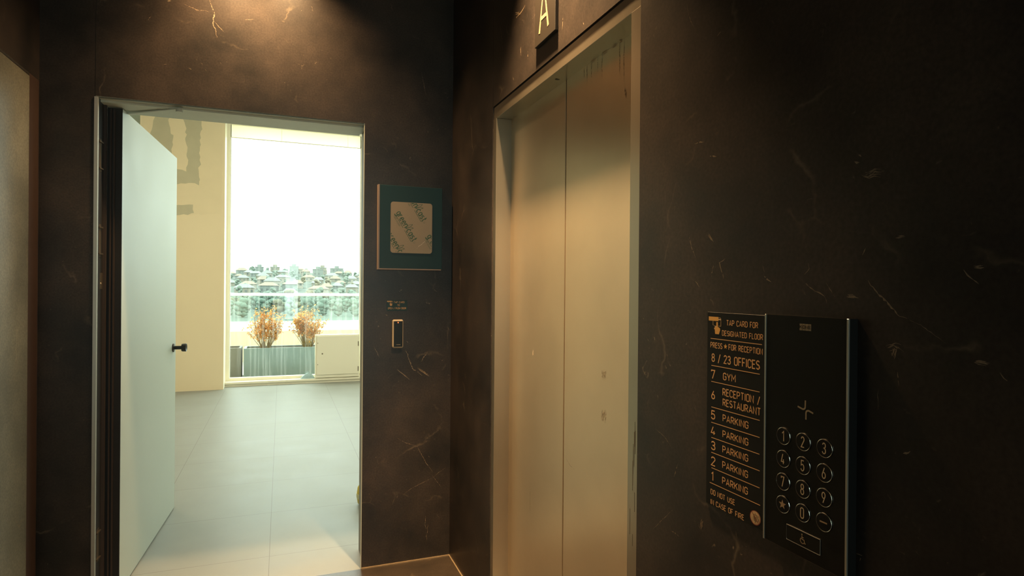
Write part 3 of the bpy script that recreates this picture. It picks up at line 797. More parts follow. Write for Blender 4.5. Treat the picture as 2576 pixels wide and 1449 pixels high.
# cream access cabinet on the sill
cab = empty('access_cabinet', (-0.379, 6.27, 0.075), label='cream metal access cabinet low in the right corner of the window', category='cabinet')
mb = MB(); mb.bbox((0, 0.0, 0), (0.640, 0.10, 0.640), 'cream', 0.006, 2); mb.build('body', cab)
dr = MB(); dr.bbox((0.022, -0.010, 0.045), (0.622, 0.001, 0.625), 'cream', 0.004, 2); drp = dr.build('door', cab)
mb = MB(); mb.lathe([(0.0, 0), (0.011, 0), (0.010, 0.006), (0, 0.006)], 'hinge', 16, Matrix.Translation((0.10, -0.010, 0.36)) @ Matrix.Rotation(PI/2, 4, 'X')); mb.build('lock', drp)
for z in (0.12, 0.50):
    mb = MB(); mb.lathe([(0.007, -0.035), (0.007, 0.035)], 'hinge', 10, Matrix.Translation((0.622, -0.008, z))); mb.build('hinge', drp)
for z in (0.20, 0.52):
    mb = MB(); mb.lathe([(0.0, 0), (0.006, 0), (0.005, 0.004), (0, 0.004)], 'hinge', 10, Matrix.Translation((0.035, -0.010, z)) @ Matrix.Rotation(PI/2, 4, 'X')); mb.build('screw', drp)

# crumpled plastic by the cabinet
mb = MB(); cr = random.Random(3)
vs = []; fs = []; n = 9
for i in range(n):
    for j in range(n):
        u, v = i/(n-1), j/(n-1)
        h = max(0.0, 0.085*math.sin(PI*u)**0.8*math.sin(PI*v)**0.8*(0.55+0.6*u)) + cr.uniform(0, 0.016)*(0 < i < n-1 and 0 < j < n-1)
        vs.append((-0.16+0.20*u+cr.uniform(-.008, .008), -0.03+0.07*v, h))
for i in range(n-1):
    for j in range(n-1): fs.append((i*n+j, (i+1)*n+j, (i+1)*n+j+1, i*n+j+1))
mb.mesh(vs, fs, 'plastic')
mb.build('plastic_sheet', loc=(-0.42, 6.335, 0.066), label='small crumpled pale blue plastic sheet on the sill beside the cream cabinet', category='plastic sheet')

# yellow tub just behind the right jamb
tub = empty('plastic_tub', (-0.276, 0.93, 0), label='yellow plastic tub peeking out behind the doorway wall', category='tub'); tub.scale = (1, 1, 0.85)
mb = MB(); mb.lathe([(0.0, 0.0), (0.085, 0.0), (0.10, 0.02), (0.107, 0.075), (0.10, 0.135), (0.085, 0.155)], 'yellow', 32); mb.build('body', tub)
mb = MB(); mb.lathe([(0.088, 0.153), (0.090, 0.165), (0.06, 0.172), (0.0, 0.174)], 'yellow', 32); mb.build('lid', tub)
M['yellow_pale'] = simple('pale_yellow_label', (0.80, 0.74, 0.40), 0.5)
mb = MB(); mb.lathe([(0.1072, 0.06), (0.1082, 0.075), (0.1065, 0.095)], 'yellow_pale', 32); mb.build('band', tub, label='pale yellow band')

# ================================================================== TERRACE
mb = MB(); mb.box((-9, 6.75, -0.25), (12, 10.0, -0.02), 'terrace'); mb.build('terrace_floor', kind='structure')
mb = MB(); mb.box((-9, 9.5, -0.25), (12, 9.85, 0.56), 'parapet'); mb.build('terrace_parapet', kind='structure')
bal = empty('glass_balustrade', (0, 9.66, 0.56), label='glass balustrade with a white top rail along the terrace edge', category='balustrade')
mb = MB(); mb.bbox((-6, -0.035, 0.68), (9, 0.035, 0.735), 'rail', 0.01, 2); mb.build('top_rail', bal)
for i in range(6):
    mb = MB(); mb.box((-6+2.5*i+0.01, -0.006, 0.0), (-3.51+2.5*i, 0.006, 0.68), 'rail_glass'); mb.build('glass_panel', bal)

def planter(name, x0, x1, y0, y1, h, m, label):
    p = empty(name, (x0, y0, -0.02), label=label, category='planter')
    b = MB(); t = 0.035; w, d = x1-x0, y1-y0; h += 0.02
    b.box((0, 0, 0), (w, t, h), m); b.box((0, d-t, 0), (w, d, h), m); b.box((0, t, 0), (t, d-t, h), m); b.box((w-t, t, 0), (w, d-t, h), m)
    b.box((t, t, 0), (w-t, d-t, 0.04), m)
    b.build('trough', p)
    s_ = MB(); s_.box((t, t, 0.04), (w-t, d-t, h-0.025), 'soil'); s_.build('soil', p)
planter('planter', -1.402, 0.35, 7.2, 7.62, 0.45, 'planter', 'blue-grey rectangular planter of dried shrubs outside the window')
planter('planter', -3.1, -1.44, 7.22, 7.62, 0.46, 'planter_old', 'weathered grey planter left of the blue-grey planter')

def shrub(x, y, z, h, spread, n, seed, label, lean=0.0):
    r = random.Random(seed)
    root = empty('dried_shrub', (x, y, z), label=label, category='shrub', group='dried shrubs in the terrace planter')
    st = MB(); lf = MB()
    for i in range(n):
        a = r.uniform(0, 2*PI); sp = spread*math.sqrt(r.random())
        hh = h*r.uniform(0.40, 1.0)*(1-0.25*sp/spread)
        tip = Vector((math.cos(a)*sp + lean*hh, math.sin(a)*sp*0.5, hh))
        base = Vector((math.cos(a)*0.03, math.sin(a)*0.03, 0)); base.x *= 2.2; pts = []
        bend = Vector((r.uniform(-.05, .05), r.uniform(-.05, .05), 0))
        for k in range(6):
            t = k/5; p = base.lerp(tip, t); p.z = base.z + (tip.z-base.z)*(t**0.85)
            pts.append(p + bend*math.sin(PI*t))
        st.tube(pts, 0.005, 0.0018, 'twig', 5)
        subs = [pts]
        for _ in range(3):
            k = r.randint(2, 4); q = pts[k]
            e = q + Vector((r.uniform(-.14, .14), r.uniform(-.09, .09), r.uniform(.05, .18)))
            sb = [q, q.lerp(e, .5)+Vector((0, 0, .012)), e]; st.tube(sb, 0.0026, 0.001, 'twig', 4); subs.append(sb)
        for sb in subs:
            for _ in range(8 if sb is pts else 5):
                t = r.uniform(0.42 if sb is pts else 0.1, 1)*(len(sb)-1); k = min(int(t), len(sb)-2)
                p = sb[k].lerp(sb[k+1], t-k) + Vector((r.uniform(-.02, .02), r.uniform(-.02, .02), r.uniform(-.02, .02)))
                L_ = r.uniform(.022, .055); w = L_*0.32
                d = Vector((r.uniform(-1, 1), r.uniform(-1, 1), r.uniform(-1, .4))).normalized()
                s = d.cross(Vector((r.uniform(-1, 1), r.uniform(-1, 1), r.uniform(-1, 1)))).normalized(); u = d.cross(s)*w*0.5
                m1 = p + d*L_*0.45; e = p + d*L_
                lf.face([p, m1 - s*w + u, e], 'leaf_orange'); lf.face([p, e, m1 + s*w + u], 'leaf_orange')
    st.build('stems', root); lf.build('foliage', root)
shrub(-1.09, 7.41, 0.427, 0.84, 0.30, 46, 21, 'orange dried shrub at the left end of the blue-grey planter')
shrub(-0.44, 7.43, 0.427, 0.80, 0.29, 50, 22, 'orange dried shrub in the blue-grey planter nearer the cream cabinet', -0.06)

# ================================================================== HILLSIDE TOWN
PROF = [(12, -16), (40, -8.5), (90, -4.9), (150, -7.0), (180, -7.2), (240, -6.3), (300, -3.6), (350, -0.8), (400, 2.4), (460, 6.8), (520, 10.4), (560, 11.6), (900, 8)]
def ground(x, y):
    for (a, za), (b, zb) in zip(PROF, PROF[1:]):
        if y <= b:
            t = max(0, (y-a)/(b-a)); z = za + (zb-za)*t; break
    else: z = PROF[-1][1]
    return z + min(1, max(0, (y-180)/150))*1.2*(math.sin(x*0.045+1.3)+0.6*math.sin(x*0.11+y*0.02))
mb = MB(); vs = []; fs = []; XS = [-260+20*i for i in range(31)]; YS = [12, 25, 40, 60, 90, 120, 150, 165, 180, 200, 220, 240, 260, 280, 300, 325, 350, 375, 400, 430, 460, 490, 520, 540, 560, 650, 780, 900]
for y in YS:
    for x in XS: vs.append((x, y, ground(x, y)))
nx = len(XS)
g1, g2 = [], []
for j in range(len(YS)-1):
    for i in range(nx-1): (g2 if YS[j] < 150 else g1).append((j*nx+i, j*nx+i+1, (j+1)*nx+i+1, (j+1)*nx+i))
mb.mesh(vs, g1, 'ground'); mb.mesh(vs, g2, 'plaza')
mb.build('hill', kind='structure')
hr = random.Random(77)
BUILT = []
def free(x, y, r): return all((x-a)**2 + ((y-c)*1.0)**2 > (r+q)**2 for a, c, q in BUILT)
def house(x, y, kind):
    w, d, h = hr.uniform(4, 8), hr.uniform(5, 8), hr.uniform(3, 5.5)
    if kind == 2: w, d, h = hr.uniform(5, 10), 7, hr.uniform(6, 10)
    h = h*(0.62 if y < 420 else 0.7)
    rad = 0.5*math.hypot(w, d)
    if not free(x, y, rad): return
    BUILT.append((x, y, rad))
    wm = ['house_a', 'house_b', 'house_c'][hr.randrange(3)]; z = ground(x, y) - 1.5
    b = MB(); b.box((-w/2, -d/2, 0), (w/2, d/2, h+1.5), wm)
    nfl = max(1, int(h/2.4))
    for fl in range(nfl):
        for k in range(int(w/2.6)):
            xx = -w/2 + 1.0 + k*2.6; zz = 1.5 + 0.7 + fl*2.4
            if xx+1.2 < w/2 and zz+1.2 < h+1.5: b.box((xx, -d/2-0.03, zz), (xx+1.1, -d/2+0.02, zz+1.2), 'dark_win')
    rf = MB(); t = h+1.5
    if kind == 2:
        rf.box((-w/2-.2, -d/2-.2, t), (w/2+.2, d/2+.2, t+0.5), 'roof_g'); rf.box((-1.5, -1.5, t+0.5), (1.5, 1.5, t+2.2), wm)
        o = empty('apartment_block', (x, y, z), hr.uniform(-.15, .15), label='flat-roofed apartment block among the houses on the far hillside', category='building', group='apartment blocks on the far hillside')
    else:
        e = 0.5; rh = hr.uniform(1.2, 2.2); rm = 'roof_r' if kind == 0 else 'roof_g'
        A = [(-w/2-e, -d/2-e, t), (w/2+e, -d/2-e, t), (w/2+e, d/2+e, t), (-w/2-e, d/2+e, t), (-w/4, 0, t+rh), (w/4, 0, t+rh)]
        rf.mesh(A, [(0, 1, 5, 4), (1, 2, 5), (2, 3, 4, 5), (3, 0, 4), (3, 2, 1, 0)], rm)
        o = empty('house', (x, y, z), hr.uniform(-.3, .3), label='small pale house with a terracotta roof on the far hillside' if kind == 0 else 'small pale house with a grey roof on the far hillside', category='house', group='terracotta-roofed houses on the far hillside' if kind == 0 else 'grey-roofed houses on the far hillside')
    b.build('walls', o); rf.build('roof', o)
import itertools
for row, y in enumerate((285, 318, 350, 382, 412, 442, 475, 505)):
    x = -0.115*y - hr.uniform(0, 10)
    while x < 0.165*y:
        if hr.random() < 0.78: house(x, y + hr.uniform(-9, 9), 2 if (row >= 5 and hr.random() < 0.35) else hr.choice((0, 1, 1)))
        x += hr.uniform(7, 13)
def tree_mesh(seed, m):
    r = random.Random(seed); mb = MB()
    bm = bmesh.new(); bmesh.ops.create_icosphere(bm, subdivisions=2, radius=1); bm.verts.index_update()
    V = [v.co.copy() for v in bm.verts]; F = [[v.index for v in f.verts] for f in bm.faces]; bm.free()
    for i in range(26):
        a = r.uniform(0, 2*PI); q = r.random()**0.5; z = r.uniform(0.35, 2.2)
        w = 0.78*math.sin(PI*min(1, max(0, (z-0.1)/2.3)))**0.6
        c = Vector((math.cos(a)*q*w*0.75, math.sin(a)*q*w*0.75, z)); k = r.uniform(0.24, 0.42)
        mb.mesh([c + v*k*r.uniform(0.86, 1.1) for v in V], F, m, True)
    mb.build('crown_tmp'); o = bpy.data.objects['crown_tmp']; me = o.data; bpy.data.objects.remove(o); me.name = 'tree_crown'
    return me
TM = [tree_mesh(1, 'tree'), tree_mesh(2, 'tree'), tree_mesh(3, 'tree_brown')]
_t = MB(); _t.tube([(0, 0, -0.6), (0.02, 0, 0.2), (0, 0, 0.8)], 0.09, 0.05, 'trunk', 6); _o = _t.build('trunk_tmp'); TRUNK = _o.data; bpy.data.objects.remove(_o); TRUNK.name = 'tree_trunk'
def tree(x, y, h, k):
    near = y < 270
    if not free(x, y, h*0.44): return
    BUILT.append((x, y, h*0.44))
    o = empty('tree', (x, y, ground(x, y)), hr.uniform(0, 6), category='tree',
        label=('autumn-brown tree' if k == 2 else 'green tree') + (' in the belt below the houses, seen through the balustrade' if near else ' growing between the houses on the far hillside'),
        group=('brown trees ' if k == 2 else 'green trees ') + ('below the houses' if near else 'between the houses'))
    o.scale = (h/2.3*hr.uniform(.9, 1.3), h/2.3*hr.uniform(.9, 1.3), h/2.3)
    for nm, me in (('crown', TM[k]), ('trunk', TRUNK)):
        c = bpy.data.objects.new(nm, me); COL.objects.link(c); c.parent = o
for y in (178, 200, 222, 248):
    x = -0.115*y - hr.uniform(0, 4)
    while x < 0.165*y:
        tree(x, y + hr.uniform(-8, 8), hr.uniform(3.6, 5.6), hr.choice((0, 0, 1, 1, 1, 2)))
        x += hr.uniform(3.0, 5.0)
for y in (300, 334, 366, 397, 428, 460, 490, 516, 545):
    x = -0.115*y - hr.uniform(0, 8)
    while x < 0.165*y:
        tree(x, y + hr.uniform(-10, 10), hr.uniform(2.6, 5.0), hr.choice((0, 1, 1, 0, 2)))
        x += hr.uniform(6, 12)

# ================================================================== LIFT
lift = empty('elevator', (0.0, (OY0+OY1)/2, 0), label='bronze-toned stainless elevator doors with their metal surround in the stone wall', category='elevator')
cy = (OY0+OY1)/2
FY0, FY1, FZ = -1.780-cy, -0.703-cy, 2.1795       # clear opening, in the lift's own frame
e0, e1 = OY0-cy+0.0012, OY1-cy-0.0012
OH = OH-0.0012
mb = MB(); mb.bbox((0.005, e0, FZ), (0.100, e1, OH), 'lift_frame', 0.0012, 2)
mb.box((0.004, e0, OH-0.003), (0.02, e1, OH), 'joint'); hd = mb.build('header', lift)
sens = MB(); disc(sens, 0.040, -1.241-cy, 0.009, 0.006, lambda s, t: (s, t, FZ-0.0006), 'black'); sens.build('sensor', hd)
mb = MB(); mb.bbox((0.003, FY1, 0), (0.100, e1, FZ), 'lift_frame', 0.0012, 2); mb.build('side_jamb', lift)
mb = MB(); mb.bbox((0.003, e0, 0), (0.100, FY0, FZ), 'lift_frame', 0.0012, 2)
jr = random.Random(9)
for i in range(12):
    z = jr.uniform(0.5, 1.1); y = jr.uniform(e0+.012, FY0-.012)
    mb.box((0.0025, y, z), (0.0032, y+0.0006, z+jr.uniform(0.02, 0.1)), 'scuff')
jm = mb.build('side_jamb', lift)
mb = MB(); mb.lathe([(0.0, 0), (0.004, 0), (0.004, 0.010), (0.0, 0.012)], 'chrome', 12, Matrix.Translation((0.045, FY0, 1.49)) @ Matrix.Rotation(-PI/2, 4, 'X')); mb.build('door_stop_pin', jm)
DXP = 0.073
mid = -1.2455-cy
dp1 = MB(); dp1.bbox((DXP, mid+0.003, 0.004), (DXP+0.03, FY1+0.03, FZ+0.03), 'lift', 0.002, 2)
dp2 = MB(); dp2.bbox((DXP, FY0-0.03, 0.004), (DXP+0.03, mid-0.003, FZ+0.03), 'lift', 0.002, 2)
pm = lambda s, t: (DXP-0.0002, s-cy, t)
for y, z0, z1 in ((-1.525, 1.169, 1.197), (-1.527, 1.039, 1.074)):
    for k in range(7): 
        yy = y - 0.013 + k*0.0042; o_ = jr.uniform(-.004, .004)
        ragged(dp2, [(yy, z0+o_), (yy-0.002, (z0+z1)/2), (yy-0.003, z1+o_)], 0.004, pm, 'scuff', jr)
ragged(dp1, [(-0.962, 1.178), (-0.963, 1.205)], 0.016, pm, 'scratch', jr); ragged(dp1, [(-0.966, 1.05), (-0.966, 1.062)], 0.01, pm, 'scratch', jr)
ragged(dp1, [(-0.794, 0.80), (-0.794, 0.86)], 0.005, pm, 'scratch', jr); ragged(dp1, [(-0.946, 0.68), (-0.949, 0.538)], 0.0022, pm, 'scuff', jr)
ragged(dp2, [(-1.476, 0.677), (-1.515, 0.665), (-1.551, 0.657)], 0.002, pm, 'scratch', jr); ragged(dp2, [(-1.411, 0.843), (-1.411, 0.849)], 0.006, pm, 'scratch', jr)
ragged(dp2, [(-1.26, 0.86), (-1.30, 0.84), (-1.34, 0.835)], 0.0015, pm, 'scuff', jr)
for y, l in ((-1.40, 0.06), (-1.43, 0.07), (-1.47, 0.05), (-1.50, 0.08), (-1.605, 0.10), (-1.63, 0.13), (-1.38, 0.04)): ragged(dp2, [(y, 2.182), (y, 2.182-l/2), (y-0.001, 2.182-l)], 0.004, pm, 'drip', jr)
ragged(dp2, [(-1.641, 2.03), (-1.642, 2.005)], 0.008, pm, 'drip', jr)
for a_, b_ in ((-1.43, -1.455), (-1.50, -1.53), (-1.565, -1.585), (-1.605, -1.62)): stroke(dp2, [(a_, 2.1765), (b_, 2.1765)], 0.004, pm, 'scratch')
dp1.build('door_panel', lift); dp2.build('door_panel', lift)
mb = MB(); mb.box((DXP+0.032, e0, 0), (0.3, e1, OH), 'joint'); mb.build('shaft_lining', lift)
mb = MB(); mb.box((0.0, FY0, -0.02), (0.11, FY1, 0.003), 'alu'); mb.build('threshold', lift)

# letter plate above the lift
sg = empty('letter_sign', (0, -1.2445, 2.31), label='dark plate with the brass letter A above the elevator', category='sign')
mb = MB(); mb.bbox((-0.012, -0.0865, 0), (0, 0.0865, 0.245), 'asign', 0.001, 1); mb.build('plate', sg)
mb = MB(); mp = on_right(-0.0126, 0.044, 0.036)
stroke(mb, [(0, 0), (0.0375, 0.165), (0.075, 0)], 0.013, mp, 'letter'); stroke(mb, [(0.010, 0.047), (0.065, 0.047)], 0.013, mp, 'letter')
mb.build('lettering', sg, label='brass letter')

# ================================================================== FLOOR DIRECTORY SIGN
ds = empty('directory_sign', (0, 0, 0), label='black floor directory board with copper lettering left of the keypad panel', category='sign')
mb = MB(); mb.bbox((-0.003, -2.286, 0.992), (0, -2.104, 1.401), 'sign', 0.0006, 1); mb.build('board', ds)
SX = -0.0032
def line_text(s, y, z, cap, width, name='lettering'):
    t = MB(); write(t, s, cap, width, on_right(SX, y, z), 'print', 0.145); t.build(name, ds)
for s, y0, y1, z, cap in (('TAP CARD FOR', -2.164, -2.251, 1.3755, .0105), ('DESIGNATED FLOOR', -2.151, -2.264, 1.354, .0100), ('PRESS', -2.1155, -2.151, 1.326, .0108), ('FOR RECEPTION', -2.171, -2.2635, 1.3262, .0108),
    ('8 / 23 OFFICES', -2.1195, -2.256, 1.297, .0158), ('7', -2.1185, -2.129, 1.2605, .0175), ('GYM', -2.1555, -2.191, 1.263, .0138), ('6', -2.1195, -2.1295, 1.218, .0165), ('RECEPTION /', -2.1545, -2.2575, 1.2305, .0138), ('RESTAURANT', -2.1550, -2.2595, 1.2095, .0134),
    ('5', -2.1195, -2.1305, 1.1755, .0170), ('4', -2.1195, -2.1315, 1.1425, .0166), ('3', -2.1205, -2.132, 1.111, .0168), ('2', -2.1205, -2.1325, 1.0775, .0175), ('1', -2.122, -2.1275, 1.0455, .0175),
    ('DO NOT USE', -2.120, -2.192, 1.016, .0100), ('IN CASE OF FIRE', -2.120, -2.218, 0.9948, .0100)):
    line_text(s, y0, z, cap, y0-y1)
for z in (1.1775, 1.1445, 1.113, 1.081, 1.0485): line_text('PARKING', -2.1555, z, .0130, 0.072)
for y0, y1, z in ((-2.115, -2.262, 1.345), (-2.118, -2.257, 1.288), (-2.118, -2.257, 1.254), (-2.119, -2.258, 1.200), (-2.119, -2.258, 1.1675), (-2.120, -2.258, 1.1355), (-2.120, -2.259, 1.104), (-2.121, -2.259, 1.0715), (-2.116, -2.261, 1.039)):
    t = MB(); stroke(t, [(0, 0), (y0-y1, 0)], 0.0014, on_right(SX, y0, z), 'print'); t.build('rule_line', ds)
t = MB(); star_shape(t, 0, 0, 5, 0.0058, 0.0026, on_right(SX, -2.161, 1.3318), 'print_solid'); t.build('star_symbol', ds)
def hand_icon(mb, mp0, k, solid, thin, bg, ky=None):
    mp = _layered(lambda s, t, d=0.0: mp0(s, t*ky/k, d)) if ky else mp0
    q = lambda pts: [(x*k, y*k) for x, y in pts]
    poly(mb, q([(0, 26), (31, 26), (31, 38), (0, 38)]), mp, solid)                          # reader bar
    for p in ([(14, 26), (14, 14), (16, 13)], [(39, 33), (39, 12), (31, 12)], [(31, 36), (37, 36), (39, 33)]): stroke(mb, q(p), 1.1*k, mp, thin)
    poly(mb, q([(31, 29), (39, 29), (39, 33), (31, 33)]), mp, thin)
    f = [(x*k, y*k) for x, y in [(24.5, 8), (24.5, 20)] + arc(27, 21, 2.5, 2.5, 180, 0, 6) + [(29.5, 8)]]
    poly(mb, f, mp, solid)
    poly(mb, q([(17, 12), (24.5, 11.5), (24.5, 3), (19, 3.5), (18, 6), (21, 8.5)]), mp, thin)
    poly(mb, q([(17.5, 2), (18, 5), (21, 7), (22, 4), (22, 0)]), mp, solid)
    poly(mb, q([(21, -12), (20, -1), (21.5, 6), (25, 9), (31, 9), (36, 6), (37, 1), (33, -12)]), mp, solid)
t = MB(); hand_icon(t, on_right(SX, -2.1085, 1.3640), 0.00098, 'print_solid', 'ivory', 'sign', 0.00072); t.build('hand_symbol', ds)
t = MB(); mp = on_right(SX, -2.249, 1.011)
disc(t, 0, 0, 0.0138, 0.0138, mp, 'ivory')
m2 = on_right(SX-0.0003, -2.249, 1.011); mp3 = on_right(SX-0.0006, -2.249, 1.011)
for p in ([(-.0042, -.0058), (.0042, -.0058), (.0042, .0058), (-.0042, .0058), (-.0042, -.0058)], [(-.002, -.0045), (-.002, .0035)], [(.0008, -.0045), (.0008, .0018)], [(-.002, .0005), (.0008, -.0005)], [(0, .0058), (0, .0095)], [(0, -.0058), (0, -.0095)], [(.0068, -.006), (.0078, -.002), (.0066, .002), (.0085, .0055)], [(.009, -.005), (.0088, .001)]):
    stroke(t, p, 0.0011, m2, 'scuff')
stroke(t, arc(0, 0, .0134, .0134, 0, 360, 30), 0.0013, mp3, 'red'); stroke(t, [(-.0095, .0095), (.0095, -.0095)], 0.0012, mp3, 'red')
t.build('no_lift_symbol', ds, label='round red and ivory prohibition symbol')

# ================================================================== KEYPAD PANEL
kp = empty('keypad_panel', (0, 0, 0), label='tall black glass elevator keypad panel with chrome side edges', category='keypad')
PX = -0.020
mb = MB(); mb.bbox((PX, -2.4605, 0.990), (0, -2.2905, 1.4045), 'panel', 0.001, 2); mb.build('body', kp)
for a, b in ((-2.2910, -2.2872), (-2.4650, -2.4608)):
    mb = MB(); mb.bbox((PX-0.0012, a, 0.990), (PX+0.0015, b, 1.4045), 'satin', 0.0005, 1); mb.build('edge_strip', kp)
mb = MB(); mb.bbox((PX+0.0015, -2.4640, 0.990), (0, -2.4605, 1.4045), 'key', 0.0005, 1); mb.build('side_plate', kp)
FX = PX-0.0002
t = MB(); mp = on_right(FX, -2.3670, 1.3800)          # maker's plate: four small blocks with letters
for i, ch in enumerate('KONE'):
    poly(t, [(i*.0062+.0002, 0), (i*.0062+.006, 0), (i*.0062+.006, .0115), (i*.0062+.0002, .0115)], mp, 'mark_dim')
    write(t, ch, .0048, .0040, on_right(FX-0.0003, -2.3670, 1.3800), 'sign', 0.22, i*.0062+.0011, .0036)
t.build('maker_plate', kp)
t = MB(); mp = on_right(FX, -2.3810, 1.2445)
stroke(t, [(-.0165, .0035), (-.007, .001)] + arc(-.0052, .0052, .0048, .0044, 265, 360, 5) + [(0.0, .0165)], 0.0029, mp, 'mark_dim')
stroke(t, [(.0165, -.0025), (.007, .0002)] + arc(.0060, -.0046, .0046, .0046, 85, 180, 5) + [(0.0014, -.0160)], 0.0029, mp, 'mark_dim')
t.build('card_target_mark', kp)
BY = (-2.3345, -2.3780, -2.4215); BZ = (1.1895, 1.1490, 1.1085, 1.0680); BR = 0.0148
def key(sym, y, z):
    b = MB()
    Rm = Matrix.Translation((PX, y, z)) @ Matrix.Rotation(-PI/2, 4, 'Y')
    b.lathe([(BR-0.0006, -0.0004), (BR-0.0006, 0.0016), (BR-0.0009, 0.0020), (0, 0.0022)], 'key', 36, Rm)
    k = b.build('key', kp)
    r = MB(); r.tube([Rm @ Vector((BR*math.cos(2*PI*i/48), BR*math.sin(2*PI*i/48), 0.0013)) for i in range(48)], 0.00065, 0.00065, 'chrome', 8, True); r.build('key_ring', k)
    s = MB(); fx = PX-0.0024
    if sym == '*': star_shape(s, 0, 0, 5, 0.0088, 0.0037, on_right(fx, y, z), 'letter')
    elif sym == '-': poly(s, [(-.0072, -.0012), (.0072, -.0012), (.0072, .0012), (-.0072, .0012)], on_right(fx, y, z), 'letter')
    else:
        w = GLYPH[sym][0]*0.0175
        write(s, sym, 0.0175, w*(0.8 if sym != '1' else 1.0), on_right(fx, y + w*0.4, z-0.00875), 'mark', 0.10)
    s.build('key_symbol', k)
for i, sym in enumerate('123456789*0-'): key(sym, BY[i % 3], BZ[i//3])
b = MB(); b.bbox((PX-0.0016, -2.4145, 1.0105), (PX+0.002, -2.3435, 1.0365), 'panel', 0.001, 2); k = b.build('accessibility_key', kp)
r = MB(); fr = [(PX-0.0012, y, z) for y, z in ((-2.3435, 1.0105), (-2.4145, 1.0105), (-2.4145, 1.0365), (-2.3435, 1.0365))]
for i in range(4): r.tube([fr[i], fr[(i+1) % 4]], 0.0006, 0.0006, 'chrome', 8)
r.build('key_ring', k)
s = MB(); mp = on_right(PX-0.0021, -2.3790, 1.0235)
disc(s, -.0012, .0078, .0013, .0013, mp, 'letter', 14)
stroke(s, [(-.0012, .0058), (-.0008, -.0002), (.0034, -.0004), (.0052, -.0060), (.0070, -.0056)], 0.0014, mp, 'letter'); stroke(s, [(-.0011, .0032), (.0028, .0030)], 0.0012, mp, 'letter')
stroke(s, arc(.0002, -.0026, .0046, .0046, 125, 350, 12), 0.0012, mp, 'letter'); s.build('wheelchair_symbol', k)

# ================================================================== NOTICE BOARD BY THE DOOR
nb = empty('notice_board', (0, 0, 0), label='square teal-black board with a film-covered window right of the doorway', category='board')
mb = MB(); mb.bbox((-0.390, -0.030, 1.542), (-0.062, -0.001, 1.971), 'board', 0.001, 1); mb.build('plate', nb)
mb = MB(); mb.box((-0.398, -0.0305, 1.536), (-0.390, 0.0, 1.972), 'board_edge'); mb.build('side_edge', nb, label='pale acrylic left edge')
mb = MB(); mb.box((-0.390, -0.0305, 1.536), (-0.066, 0.0, 1.542), 'board_edge'); mb.build('bottom_edge', nb, label='pale acrylic bottom edge')
fx0, fx1, fz0, fz1 = -0.334, -0.116, 1.623, 1.887
fw, fh = fx1-fx0, fz1-fz0
film = MB(); r = 0.014; Fy = -0.0312
mp = on_back(Fy, fx0, fz0)
poly(film, arc(fw-r, fh-r, r, r, 0, 90, 5)+arc(r, fh-r, r, r, 90, 180, 5)+arc(r, r, r, r, 180, 270, 5)+arc(fw-r, r, r, r, 270, 360, 5), mp, 'film')
fo = film.build('masking_film', nb)
inside = lambda s, t: 0.002 < s < fw-0.002 and 0.002 < t < fh-0.002
mp = on_back(Fy-0.00015, fx0, fz0)
def logo(s0, t0, a):
    t = MB()
    c, sn = math.cos(a), math.sin(a); T = lambda p: (s0 + p[0]*c - p[1]*sn, t0 + p[0]*sn + p[1]*c)
    cap = 0.036
    write(t, 'green', cap, 0.086, mp, 'green', 0.115, s0, t0, a, inside)
    q = T((0.104, 0.0)); write(t, 'cast', cap, 0.065, mp, 'green', 0.115, q[0], q[1], a, inside)
    def seg(p0, p1, w, m):
        n = 24
        for i in range(n):
            a0 = T((p0[0]+(p1[0]-p0[0])*i/n, p0[1]+(p1[1]-p0[1])*i/n)); a1 = T((p0[0]+(p1[0]-p0[0])*(i+1)/n, p0[1]+(p1[1]-p0[1])*(i+1)/n))
            if inside(*a0) and inside(*a1): stroke(t, [a0, a1], w, mp, m)
    seg((0.006, -0.006), (0.083, -0.006), 0.0022, 'green'); seg((0.098, -0.006), (0.166, -0.006), 0.0022, 'green')
    for tip, wd in (((0.092, 0.046), 0.006), ((0.110, 0.040), 0.006)):      # two leaves over a stalk
        b0 = Vector((0.091, 0.004)); e = Vector(tip); d = e-b0; nn = Vector((-d.y, d.x)).normalized()
        L1 = [b0 + d*(i/8) + nn*wd*math.sin(PI*i/8) for i in range(9)]; L2 = [b0 + d*(i/8) - nn*wd*math.sin(PI*i/8) for i in range(8, -1, -1)]
        pts = [T(p) for p in L1+L2]
        pts = [p for p in pts if inside(*p)]
        if len(pts) > 3: stroke(t, pts, 0.0018, mp, 'green')
    # the thin second line under the name
    q = T((0.010, -0.020)); write(t, '100% recycled', 0.011, 0.056, mp, 'green_dim', 0.13, q[0], q[1], a, inside)
    for rr_ in (0.0042,):
        pts = [T((0.178+rr_*math.cos(k*PI/6), 0.006+rr_*math.sin(k*PI/6))) for k in range(13)]
        if all(inside(*p) for p in pts): stroke(t, pts, 0.0014, mp, 'green_dim')
    t.build('printed_mark', fo)
ang = math.radians(-59)
logo(0.027, 0.205, ang)
logo(0.078, 0.312, ang); logo(0.190, 0.090, ang); logo(-0.018, 0.096, ang)
t = MB(); ragged(t, [(0.136, 0.024), (0.152, 0.040), (0.162, 0.044), (0.186, 0.072)], 0.005, on_back(Fy-0.0004, fx0, fz0), 'tear', rng); t.build('tear', fo)

